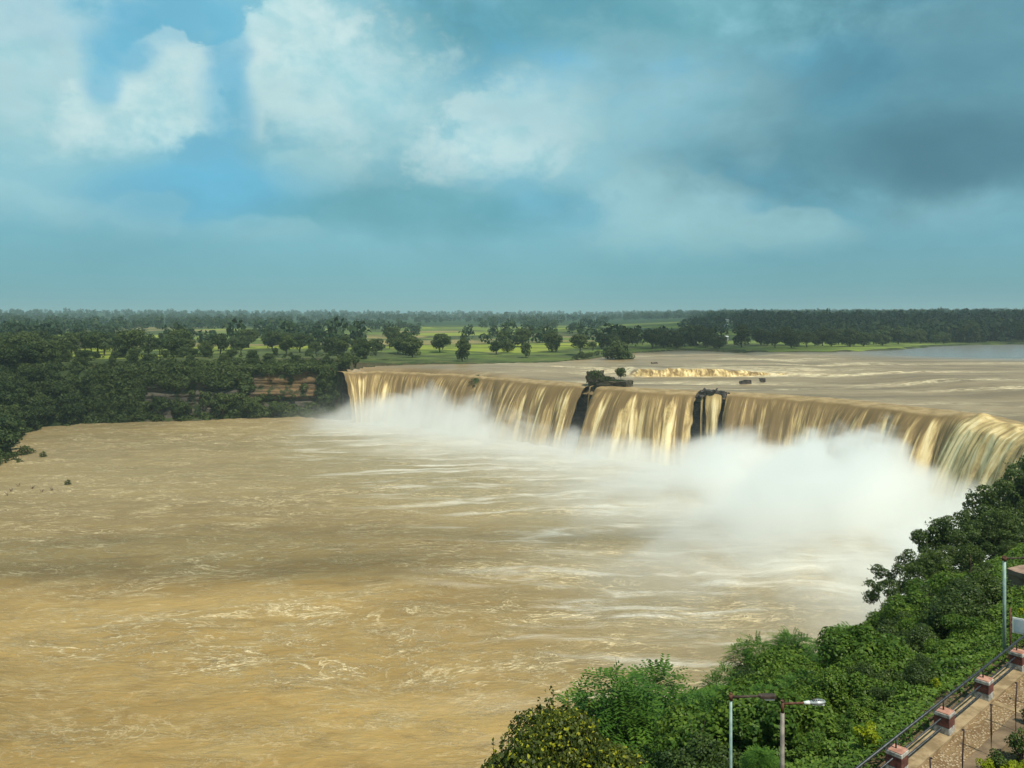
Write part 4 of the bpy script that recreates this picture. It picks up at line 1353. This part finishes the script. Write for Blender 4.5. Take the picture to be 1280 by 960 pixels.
M['lamp_grey'] = simple('grey_lamp_metal', (0.22, 0.25, 0.26), (0.42, 0.46, 0.46), 10, 0.4, 0.4)
M['lens'] = simple('pale_lamp_glass', (0.55, 0.60, 0.58), (0.72, 0.76, 0.74), 4, 0.15)
M['sign_white'] = simple('sign_white', (0.56, 0.60, 0.60), (0.70, 0.72, 0.70), 3, 0.5)
M['sign_blue'] = simple('faded_blue_sign', (0.24, 0.36, 0.43), (0.42, 0.50, 0.54), 2.0, 0.45)


def strip(name, n0, n1, e0, e1, z, mat, th=None):
    mb = MB(); c = W((e0 + e1) / 2, (n0 + n1) / 2, z)
    mb.box((c[0], c[1], z - (th or 0.06) / 2), (e1 - e0, n1 - n0, th or 0.06), EANG, 0.0)
    return mb.build(name, mat)


tag(strip('path', -0.66, -0.102, -14, 40, PATH_Z + 0.012, M['pebble']), kind='structure')
tag(strip('kerb', -0.10, 0.42, -14, 40, PATH_Z + 0.07, M['kerb'], 0.5), kind='structure')
tag(strip('path_border', -1.02, -0.662, -14, 40, PATH_Z + 0.008, M['soil']), kind='structure')
mb = MB(); c = W(2.75, -1.5, 0)
mb.box((c[0], c[1], PATH_Z + 0.0), (0.26, 2.9, 0.05), EANG, 0.008)
tag(mb.build('path_strip', M['kerb']), kind='structure')

fence = empty('railing', W(0.06, 0.12, PATH_Z + 0.05), EANG)
tag(fence, 'railing of squat maroon and white pillars and dark pipe rails along the walk', 'railing')
SP = 2.60
Hp = 0.55
for i, k in enumerate(range(-3, 9)):
    e = k * SP + 0.1
    base = MB().box((e, 0, Hp * 0.17), (0.345, 0.345, Hp * 0.34), 0, 0.012).build('pillar', M['white'], fence)
    MB().box((e, 0, Hp * 0.55), (0.349, 0.349, Hp * 0.42), 0, 0.012).build('band', M['maroon'], base)
    MB().box((e, 0, Hp * 0.84), (0.362, 0.362, Hp * 0.16), 0, 0.015).build('cap', M['white'], base)
    MB().box((e, 0, Hp * 0.935), (0.335, 0.335, Hp * 0.05), 0, 0.01).build('pillar_top', M['terracotta'], base)
    MB().tube([(e, 0.02, Hp * 0.94), (e, 0.02, Hp + 0.205)], 0.018, 8).build('handrail_post', M['rail'], base)
MB().tube([(-3.6 * SP, 0.02, Hp + 0.215), (9 * SP, 0.02, Hp + 0.215)], 0.030, 10).build('handrail', M['rail'], fence)
for z, r in ((0.36, 0.019), (0.13, 0.024)):
    MB().tube([(-3.6 * SP, 0.02, z), (9 * SP, 0.02, z)], r, 8).build('rail', M['rail'], fence)

p0 = None
for i in range(-2, 8):
    b0 = np.array([10.9, 18.2]) + (i) * np.array([1.26, 1.10])
    mb = MB(); q = random.Random(i)
    mb.tube([(0, 0, -0.25), (q.uniform(-.01, .01), q.uniform(-.01, .01), 0.6), (q.uniform(-.03, .03), q.uniform(-.02, .02), 1.17)], [0.021, 0.020, 0.018], 6)
    mb.box((0, 0, 1.17), (0.045, 0.03, 0.03))
    if i == -2 or p0 is None:
        o = mb.build('metal_post', M['post']); p0 = o.data
    else:
        o = obj('metal_post', mb.mesh('metal_post'), M['post'])
    o.location = (float(b0[0]), float(b0[1]), PATH_Z)
    tag(o, 'thin dark metal post standing along the inner edge of the pebbled walk', 'post', 'thin posts along the walk')


def box_lamp(px, u, py_top, r, lab, arm=0.66):
    a = (px - 640) / F
    y = (u + N0) / (N_DIR[1] + N_DIR[0] * a); x = a * y
    zt = CAM_Z - (py_top - HZ) / F * y
    zb = tz(x, y); h = zt - zb
    L = empty('street_lamp', (x, y, zb)); tag(L, lab, 'street lamp')
    MB().tube([(0, 0, -0.3), (0, 0, h)], [r, r * 0.95], 12).build('pole', M['pole_green'], L)
    MB().tube([(0, 0, h - 0.06), (0, 0, h + 0.05)], r * 1.35, 10).tube([(0, 0, h + 0.05), (0, 0, h + 0.075)], r * 0.9, 8).build('cap', M['rust'], L)
    MB().tube([(0, 0, h - 0.005), (arm * 0.5, 0, h + 0.005), (arm, 0, h + 0.015)], [0.030, 0.022, 0.018], 8).build('arm', M['dark_metal'], L)
    hd = MB().box((arm + 0.06, 0, h + 0.012), (0.30, 0.13, 0.055), 0, 0.012).box((arm - 0.06, 0, h + 0.014), (0.10, 0.07, 0.045), 0, 0.01).build('lamp_head', M['dark_metal'], L)
    MB().box((arm + 0.09, 0, h - 0.032), (0.19, 0.10, 0.035), 0, 0.012).build('lens', M['lens'], hd)
    return L


box_lamp(913.5, 1.0, 871, 0.029, 'slim blue-green lamp post with a dark box head on a rusty arm', 0.62)
box_lamp(1255.5, 0.72, 698, 0.047, 'blue-green lamp post beside the blank sign, its head among the leaves', 0.62)
# the second lamp: weathered pole and a ribbed oval head
a = (978 - 640) / F; y = (-0.30 + N0) / (N_DIR[1] + N_DIR[0] * a); x = a * y
h = CAM_Z - (879 - HZ) / F * y - PATH_Z
L = empty('street_lamp', (x, y, PATH_Z)); tag(L, 'weathered grey lamp post with a ribbed silver oval head', 'street lamp')
MB().tube([(0, 0, -0.3), (0, 0, h - 0.16)], [0.038, 0.036], 12).build('pole', M['pole_brown'], L)
MB().tube([(0, 0, h - 0.17), (0, 0, h + 0.03)], [0.030, 0.028], 10).tube([(0, 0, h + 0.03), (0, 0, h + 0.045)], 0.032, 10).build('cap', M['rust'], L)
MB().tube([(0, 0, h - 0.01), (0.38, 0.0, h + 0.005)], [0.021, 0.019], 8).build('arm', M['rust'], L)
bm = bmesh.new()
bmesh.ops.create_uvsphere(bm, u_segments=24, v_segments=12, radius=1.0)
for v in bm.verts:
    t_ = (v.co.x + 1) / 2
    w_ = 1.0 - 0.45 * max(0, -v.co.x)
    v.co = Vector((0.58 + v.co.x * 0.155, v.co.y * 0.075 * w_, max(v.co.z, -0.45) * 0.045 * w_ + 0.01 + 0.02 * t_))
    v.co.z += h
me = bpy.data.meshes.new('lamp_head'); bm.to_mesh(me); bm.free()
hd = obj('lamp_head', me, M['lamp_grey'], L)
mb = MB()
for i in range(7):
    xx = 0.515 + i * 0.028
    mb.box((xx, 0, h + 0.055 - 0.10 * abs(xx - 0.58) ** 1.2), (0.010, 0.105 - 0.9 * abs(xx - 0.60) ** 1.3, 0.022), 0, 0.0)
mb.build('cooling_fins', M['dark_metal'], hd)
MB().tube([(0.36, 0, h + 0.004), (0.46, 0, h + 0.012)], [0.026, 0.034], 10).build('collar', M['lens'], hd)
MB().box((0.60, 0, h - 0.014), (0.20, 0.09, 0.012), 0, 0.004).build('lens', M['lens'], hd)

# blank sign on rusty legs, its far side beyond the frame
sx, sy = at(1262, 396 + 1000 * 10.1 / 23.9, CAM_Z - 10.1)
sg = empty('sign_board', (sx, sy, 32.35), math.atan2(-0.6, 0.8)); tag(sg, 'blank pale blue sign board with white rim on rusty legs beyond the railing', 'sign')
pn = MB().box((0.72, 0, 0.97), (1.30, 0.03, 0.46), 0, 0.004).build('board', M['sign_white'], sg)
MB().box((0.72, -0.019, 0.97), (1.20, 0.006, 0.37)).build('face', M['sign_blue'], pn)
for xx in (0.02, 1.42):
    MB().tube([(xx, 0.0, -0.3), (xx, 0.0, 1.46)], 0.024, 8).build('leg', M['rust'], sg)

# rock ledge above the sign
lx, ly = 25.2, 38.2
led = boulder('rock_ledge', [((0, 0, 0.05), (3.6, 1.8, 0.9), 0.3), ((0.1, -0.25, 0.62), (4.0, 2.2, 0.22), 0.3)], simple('tan_rock', (0.15, 0.10, 0.075), (0.30, 0.21, 0.16), 1.5, 0.9), (lx, ly - 1.0, 30.05), None, 5, 0.12, 4)
tag(led, 'flat tan rock ledge with a dark hollow beneath, among dark bushes', 'rock')

# lime tufts and small plants
for (px, u, s_, lab) in [(1086, 1.15, 0.75, 'bright lime-yellow bush just outside the railing beside the first pillar'),
                         (1172, 1.5, 0.42, 'small lime-yellow tuft outside the railing between two pillars'),
                         (1277, 1.7, 0.6, 'lime-yellow bush behind the sign leg outside the railing')]:
    x, y = ray_u(px, u)
    place('shrub', LIME, (x, y, tz(x, y) - 0.03), px, s_, lab, 'shrub', None, 'foliage', 'stem')
def on_flat(px, py):
    return at(px, py, PATH_Z)
for (px, py, s_, mesh, lab) in [(1248, 972, 0.62, SMALL[0], 'small dark clipped bush in bare soil beside the walk'),
                                (1276, 950, 0.72, SMALL[1], 'larger dark bush in bare soil at the picture corner'),
                                (1284, 905, 0.42, SMALL[0], 'little dark bush behind the larger corner bush'),
                                (1236, 975, 0.50, LIME, 'yellow-leaved plant in the bare soil in front of the small clipped bush'),
                                (1262, 978, 0.50, LIME, 'pale yellow plant in the soil at the bottom corner'),
                                (1280, 980, 0.55, LIME, 'outermost pale yellow plant in the bottom corner')]:
    x, y = on_flat(px, py)
    place('shrub', mesh, (x, y, PATH_Z - 0.02), px, s_, lab, 'shrub', None, 'foliage', 'stem')

# ------------------------------------------------------------------ spray from the falls
MX = np.array([0.7776, -0.6287]); MN = np.array([-0.6287, -0.7776])     # along the brink, out into the pool
MO = LIPC[0]


def spray_volume():
    loc = (LIPC + LIPN * 8.0 - MO)
    lx = loc @ MX; ly = loc @ MN
    x0, x1 = -34.0, 262.0
    y_lo, y_hi = -30.0, 130.0
    m = bpy.data.materials.new('spray'); m.use_nodes = True
    nt = m.node_tree
    for nd in list(nt.nodes):
        if nd.type == 'BSDF_PRINCIPLED': nt.nodes.remove(nd)
    t = NT(nt)
    p = t.coord('Object'); x, y, z = t.sep(p); y = y * -1.0
    ks = np.linspace(0, 255, 16)
    o = np.argsort(lx)
    base = x.curve([(x0, (ly[0] - y_lo) / 160)] + [(float(k), float((np.interp(k, lx[o], ly[o]) - y_lo) / 160)) for k in ks[1:]] + [(x1, float((ly[o][-1] - y_lo) / 160))], x0, x1)
    yb = base * 160.0 + y_lo
    yy = y - yb

    def at_px(px):
        i = np.argmin(np.abs(640 + F * LIPC[:, 0] / LIPC[:, 1] - px) + (LIPC[:, 1] < 172) * 500)
        return float((LIPC[i] + LIPN[i] * 8 - MO) @ MX)
    hs = SPRAY_H
    hpts = [(x0, hs[0][1] / 20.0)] + [(at_px(px), hh / 20.0) for px, hh in hs] + [(x1, hs[-1][1] / 20.0)]
    h = x.curve(hpts, x0, x1) * 20.0
    apts = [(x0, 0.0)] + [(at_px(px), a) for px, a in SPRAY_A] + [(x1, SPRAY_A[-1][1])]
    amp = x.curve(apts, x0, x1)
    rgt = x.map(120, 190)
    n1 = t.noise(t.scale(p, (0.05, 0.05, 0.065)), 1, 5, 0.6, 0.5)
    # a dense bank hugging the foot of the curtains, low and thin further out
    out = yy.max(0.0) / (rgt * 36.0 + 18.0)
    top = h * (n1 * 2.0 + 0.02) * (out * out * -0.55 + 0.0)._m('EXPONENT') + 0.5
    bank = (z / top).map(0.40, 1.05).inv() * yy.map(-10, -3) * (out * -1.0)._m('EXPONENT') * (n1.map(0.34, 0.60) * 1.0 + 0.18)
    low = (z / -4.2)._m('EXPONENT') * (yy.max(0.0) / (rgt * 18.0 + 34.0)).pw(2.0)._m('MULTIPLY', -1.0)._m('EXPONENT') * yy.map(-12, 4) * n1.map(0.3, 0.68)
    fadeend = x.map(x0 + 4, 8) * y.map(126, 100)
    d = (bank * amp * (rgt * 0.20 + SPRAY_D) + low * amp.min(1.0) * SPRAY_LOW) * fadeend
    v = t.new('ShaderNodeVolumePrincipled')
    v.inputs['Color'].default_value = (0.965, 0.988, 0.985, 1)
    v.inputs['Anisotropy'].default_value = 0.15
    t.link(d, v.inputs['Density'])
    t.link(v.outputs[0], nt.nodes['Material Output'].inputs['Volume'])
    for a_ in ('volume_step_rate',):
        try: m.cycles.volume_step_rate = 0.35
        except Exception as e_: print('step', e_)
    mb = MB()
    # a real skirt-shaped body: the box that holds the drifting spray
    mb.box(((x0 + x1) / 2, -(y_lo + y_hi) / 2, 11.7), (x1 - x0, y_hi - y_lo, 25.0))
    o = mb.build('spray_mist', m)
    o.location = (MO[0], MO[1], 0)
    o.rotation_euler[2] = math.atan2(MX[1], MX[0])
    # local y of the rotated box points away from the pool: flip it
    me = o.data
    return o


SPRAY_H = [(432, 8.0), (470, 13.0), (550, 14.0), (600, 12.0), (660, 10.5), (690, 9.5), (740, 7.5), (800, 8.5), (860, 8.5), (930, 10.0), (960, 10.0), (985, 8.0), (1015, 7.5), (1050, 12.5), (1110, 15.5), (1160, 14.0), (1195, 9.5)]
SPRAY_A = [(420, 0.45), (470, 0.9), (550, 1.0), (620, 0.95), (700, 0.9), (800, 0.85), (900, 0.85), (1000, 0.95), (1060, 1.0), (1120, 1.0), (1190, 0.9)]
SPRAY_D = 0.17
SPRAY_LOW = 0.042
if True:
    MN_ = MN
    sp = spray_volume()
    tag(sp, 'white spray billowing from the foot of the falls over the pool', 'spray', None, 'stuff')

# ------------------------------------------------------------------ air
hz = bpy.data.materials.new('haze'); hz.use_nodes = True
nt = hz.node_tree
nt.nodes.remove(nt.nodes['Principled BSDF'])
vv = nt.nodes.new('ShaderNodeVolumePrincipled')
vv.inputs['Color'].default_value = (0.66, 0.88, 0.94, 1); vv.inputs['Density'].default_value = 0.00016
vv.inputs['Anisotropy'].default_value = 0.2
nt.links.new(vv.outputs[0], nt.nodes['Material Output'].inputs['Volume'])
HAZE = True
if HAZE:
    tag(MB().box((0, 5600, 72), (20800, 13000, 160)).build('haze', hz), kind='stuff')

# ------------------------------------------------------------------ cloud bodies added out of view to shade parts of the ground
SUN_EL = math.radians(60); SUN_AZ = math.atan2(0.56, -0.83)
SUNV = Vector((math.sin(SUN_AZ) * math.cos(SUN_EL), math.cos(SUN_AZ) * math.cos(SUN_EL), math.sin(SUN_EL)))
cm = bpy.data.materials.new('cloud'); cm.use_nodes = True
nt = cm.node_tree; nt.nodes.remove(nt.nodes['Principled BSDF'])
vv = nt.nodes.new('ShaderNodeVolumePrincipled'); vv.inputs['Color'].default_value = (0.98, 0.98, 0.98, 1)
vv.inputs['Density'].default_value = 0.035; vv.inputs['Anisotropy'].default_value = 0.3
nt.links.new(vv.outputs[0], nt.nodes['Material Output'].inputs['Volume'])
SHADE_CLOUDS = [(-90, 140, 0, 100, 15, 7), (-20, 156, 0, 70, 8, 5), (-185, 315, 12, 62, 62, 3.5), (380, 900, 25, 360, 330, 26), (120, 500, 23, 90, 70, 16), (-330, 560, 24, 120, 60, 14)]
for i, (x, y, z, rx, ry, rz_) in enumerate(SHADE_CLOUDS):
    k_ = (760.0 - z) / SUNV.z
    bm = bmesh.new(); bmesh.ops.create_icosphere(bm, subdivisions=4, radius=1.0)
    for v in bm.verts:
        q = v.co.copy()
        f_ = 1.0 + 0.30 * float(fbm(q.x * 1.8 + i * 5, q.y * 1.8 + q.z, 181, 3)) 
        v.co = Vector((q.x * rx * f_, q.y * ry * f_, q.z * rz_ * f_))
    for f_ in bm.faces: f_.smooth = True
    me = bpy.data.meshes.new('cloud'); bm.to_mesh(me); bm.free()
    o = obj('cloud', me, cm); o.location = Vector((x, y, z)) + SUNV * k_
    tag(o, kind='structure')

# ------------------------------------------------------------------ sky, sun
w = bpy.data.worlds.new('World'); scene.world = w; w.use_nodes = True
t = NT(w.node_tree)
bg = w.node_tree.nodes['Background']; bg.inputs['Strength'].default_value = 0.1
sky = t.new('ShaderNodeTexSky'); sky.sky_type = 'NISHITA'; sky.sun_disc = False
sky.sun_elevation = SUN_EL; sky.sun_rotation = SUN_AZ; sky.altitude = 300; sky.dust_density = 2.0; sky.ozone_density = 2.0
d = t.coord('Generated'); dx, dy, dz = t.sep(d)
az = dx.atan2(dy); el = dz.atan2((dx * dx + dy * dy).pw(0.5))
plane = t.comb(dx / (dz.max(0.0) + 0.16), dy / (dz.max(0.0) + 0.16), 0.0)
ang_v = t.comb(az * 1.0, el * 1.5, 0.0)
nA = t.noise(t.scale(plane, (1, 1, 1), (2.1, 0.4, 0)), 0.8, 6, 0.55, 0.3)
nB = t.noise(ang_v, 6.0, 8, 0.60, 0.25)
nC = t.noise(t.scale(ang_v, (1, 1.3, 1), (1.3, 0.2, 0)), 3.0, 6, 0.55, 0.2)
nD = t.noise(t.scale(ang_v, (1, 1, 1), (4.3, 1.2, 0)), 17.0, 7, 0.62, 0.15)
lump = (nB - 0.5) * 2.6 + (nD - 0.5) * 1.5


def blob(px, py, rx, ry, w0=0.25, w1=1.0, crisp=(0.0, 1.0), rough=1.0):
    """Soft cloud body round a direction; its edge is crisp on one side and melts away on the other."""
    a0 = math.atan((px - 640) / F); e0 = math.atan2(HZ - py, math.hypot(F, px - 640))
    u = (az - a0) / (rx / F); v = (el - e0) / (ry / F)
    r = (u * u + v * v).pw(0.5) + lump * rough
    side = (u * crisp[0] + v * crisp[1]) / (u * u + v * v + 0.05).pw(0.5)
    wid = side.map(-0.7, 0.8, w1, w0)
    return ((r * -1.0 + 1.0) / wid + 0.5).clamp().map(0.0, 1.0)


def col(r, g, b_): return (r * 10.0, g * 10.0, b_ * 10.0)
def rgb(r, g, b_):
    f_ = lambda q: ((q / 255 + 0.055) / 1.055) ** 2.4 * 8.9
    return (f_(r), f_(g), f_(b_))


nish = t.mix(1.0, S(t.nt, sky.outputs[0]), (0.55, 1.0, 1.12), 'MULTIPLY')
blue = t.mix(el.map(0.02, 0.40), rgb(112, 178, 196), rgb(104, 184, 220))
blue = t.mix(0.18, blue, nish)
veil = t.mix(nC.map(0.34, 0.66), rgb(122, 184, 200), rgb(152, 204, 213))
c = t.mix(nC.map(0.30, 0.52) * el.map(0.02, 0.2) * 0.85, blue, veil)
W1 = t.mix(lump.map(-0.35, 0.55), rgb(212, 238, 238), rgb(164, 212, 219)); W2 = rgb(164, 211, 218)
D1 = rgb(74, 130, 148); D2 = rgb(92, 158, 172)
# blue gaps
for (px, py, rx, ry, q) in [(1050, 90, 60, 40, 0.5), (240, 240, 120, 40, 0.7), (230, 15, 110, 40, 0.45)]:
    c = t.mix(blob(px, py, rx, ry, 0.7, 1.0, (0, 1), 0.6) * q, c, rgb(100, 183, 218))
# broad grey undersides
for (px, py, rx, ry, q, dk, w0, w1, cr, ro) in [(790, 20, 250, 52, 0.75, D2, 1.0, 1.3, (0, -1), .8), (560, 55, 120, 40, 0.40, D2, 1.0, 1.3, (0, -1), .8), (500, 262, 170, 36, 0.65, rgb(88, 162, 176), 1.2, 1.6, (0, -1), .7),
                                (440, 190, 110, 30, 0.45, rgb(112, 178, 192), 0.9, 1.3, (0, -1), .7), (80, 190, 130, 40, 0.35, rgb(112, 180, 198), 1.0, 1.3, (0, -1), .7)]:
    c = t.mix(blob(px, py, rx, ry, w0, w1, cr, ro) * q, c, dk)
# sunlit heads
for (px, py, rx, ry, q, w0, w1, cr, ro, cl) in [
        (25, 55, 100, 110, 0.60, 0.8, 1.3, (1, 0), .8, W1), (50, 160, 120, 60, 0.35, 1.0, 1.4, (0, 1), .8, W2),
        (205, 116, 66, 62, 0.85, 0.16, 0.9, (0.5, 0.85), .85, W1), (165, 150, 70, 48, 0.70, 0.3, 1.0, (0, 1), .8, W1),
        (376, 66, 78, 84, 0.92, 0.22, 1.3, (-0.9, 0.35), .8, W1), (440, 105, 110, 70, 0.60, 0.8, 1.4, (0, 1), .9, W1), (400, 150, 110, 50, 0.35, 1.0, 1.4, (0, 1), .8, W2),
        (642, 155, 84, 54, 0.66, 0.45, 1.3, (-0.8, 0.3), .9, W1), (600, 195, 80, 34, 0.50, 0.6, 1.3, (-0.6, 0), .9, W1), (375, 212, 44, 26, 0.5, 0.4, 1.2, (-0.3, 0.8), .9, W2),
        (760, 110, 170, 60, 0.45, 1.0, 1.4, (0, 1), .9, W2), (880, 125, 90, 34, 0.50, 0.6, 1.3, (0, 1), 1.0, W2), (930, 150, 60, 26, 0.35, 0.6, 1.3, (0, 1), 1.0, W2),
        (850, 265, 92, 46, 0.78, 0.40, 1.3, (0.2, 0.9), .95, W2), (820, 290, 90, 30, 0.40, 0.8, 1.3, (0, 1), .9, W2), (992, 286, 64, 22, 0.80, 0.35, 1.2, (0, 1), .9, W2), (950, 195, 28, 26, 0.60, 0.4, 1.1, (0.6, 0.4), .9, W2),
        (180, 268, 34, 22, 0.40, 0.5, 1.3, (0, 1), 1.3, W2), (75, 264, 36, 16, 0.34, 0.6, 1.3, (0, 1), 1.3, W2), (15, 250, 50, 24, 0.34, 0.7, 1.3, (0, 1), 1.3, W2), (330, 286, 74, 16, 0.36, 0.5, 1.3, (0, 1), 1.3, W2), (1190, 260, 60, 26, 0.22, 0.8, 1.2, (0, 1), .9, W2)]:
    c = t.mix(blob(px, py, rx, ry, w0, w1, cr, ro) * q, c, cl)
for (px, py, rx, ry, q, cr) in [(150, 62, 34, 26, 0.8, (0.3, -1)), (128, 100, 18, 30, 0.7, (0.3, -1)), (288, 60, 20, 50, 0.6, (1, 0)), (284, 130, 26, 50, 0.6, (1, 0)), (220, 18, 60, 26, 0.5, (0, -1)), (255, 225, 100, 34, 0.5, (0, 1))]:
    c = t.mix(blob(px, py, rx, ry, 0.9, 1.3, cr, 1.1) * q, c, rgb(108, 187, 218))
# the heavy cloud
for (px, py, rx, ry, q, dk, w0, w1, cr, ro) in [(1190, 130, 280, 115, 0.66, D1, 0.9, 1.5, (-0.2, -0.9), .3), (1100, 200, 190, 40, 0.50, D1, 0.6, 1.3, (-0.1, -0.95), .28), (1240, 185, 140, 46, 0.50, rgb(64, 112, 134), 0.9, 1.3, (0, -1), .25),
                                (1250, 40, 150, 70, 0.45, rgb(84, 138, 158), 1.0, 1.4, (0, -1), .6), (905, 130, 40, 12, 0.3, D2, 0.9, 1.3, (0, -1), .9)]:
    c = t.mix(blob(px, py, rx, ry, w0, w1, cr, ro) * q, c, dk)
c = t.mix(1.0, c, t.mix(nB.map(0.32, 0.68), (0.90, 0.91, 0.92), (1.06, 1.05, 1.05)), 'MULTIPLY')
# the air thickens towards the horizon
hor = t.mix(az.map(0.05, 0.55), rgb(116, 176, 184), rgb(98, 152, 160))
hor = t.mix(az.map(-0.5, -0.1).inv() * 0.5, hor, rgb(98, 162, 176))
hor = t.mix(nC.map(0.35, 0.65) * 0.25, hor, rgb(128, 186, 192))
c = t.mix(el.map(0.0, 0.15).inv() * 0.78, c, hor)
c = t.mix(el.map(-0.02, 0.0).inv(), c, col(0.10, 0.16, 0.14))
# unseen sky overhead and behind the eye, darkened to cut ambient light
c = t.mix(dy.map(-0.1, 0.15).inv() * 0.85, c, col(0.10, 0.21, 0.27))
c = t.mix(el.map(0.42, 0.7) * 0.9, c, col(0.085, 0.19, 0.25))
t.link(c, bg.inputs['Color'])

sd = bpy.data.lights.new('sun', 'SUN'); sd.energy = 5.0; sd.angle = math.radians(0.5); sd.color = (1.0, 0.93, 0.80)
so = bpy.data.objects.new('sun', sd); link(so)
sv = Vector((math.sin(SUN_AZ) * math.cos(SUN_EL), math.cos(SUN_AZ) * math.cos(SUN_EL), math.sin(SUN_EL)))
so.rotation_euler = (-sv).to_track_quat('-Z', 'Y').to_euler()
so.location = (60, -40, 120)

# ------------------------------------------------------------------ camera and output
cam = bpy.data.cameras.new('camera'); co = bpy.data.objects.new('camera', cam); link(co)
co.location = (0, 0, CAM_Z); co.rotation_euler = (math.radians(90), 0, 0)
cam.sensor_width = 36.0; cam.lens = 36.0 * F / 1280.0
cam.shift_y = -(480 - HZ) / 1280.0
cam.clip_start = 0.1; cam.clip_end = 30000
scene.camera = co
vs = scene.view_settings
vs.view_transform = 'Standard'; vs.look = 'None'; vs.exposure = 0.15; vs.gamma = 1.0
cy_ = scene.cycles
cy_.use_denoising = True
cy_.max_bounces = 12; cy_.volume_bounces = 8; cy_.diffuse_bounces = 3; cy_.glossy_bounces = 2; cy_.transmission_bounces = 4; cy_.transparent_max_bounces = 8
cy_.volume_max_steps = 256
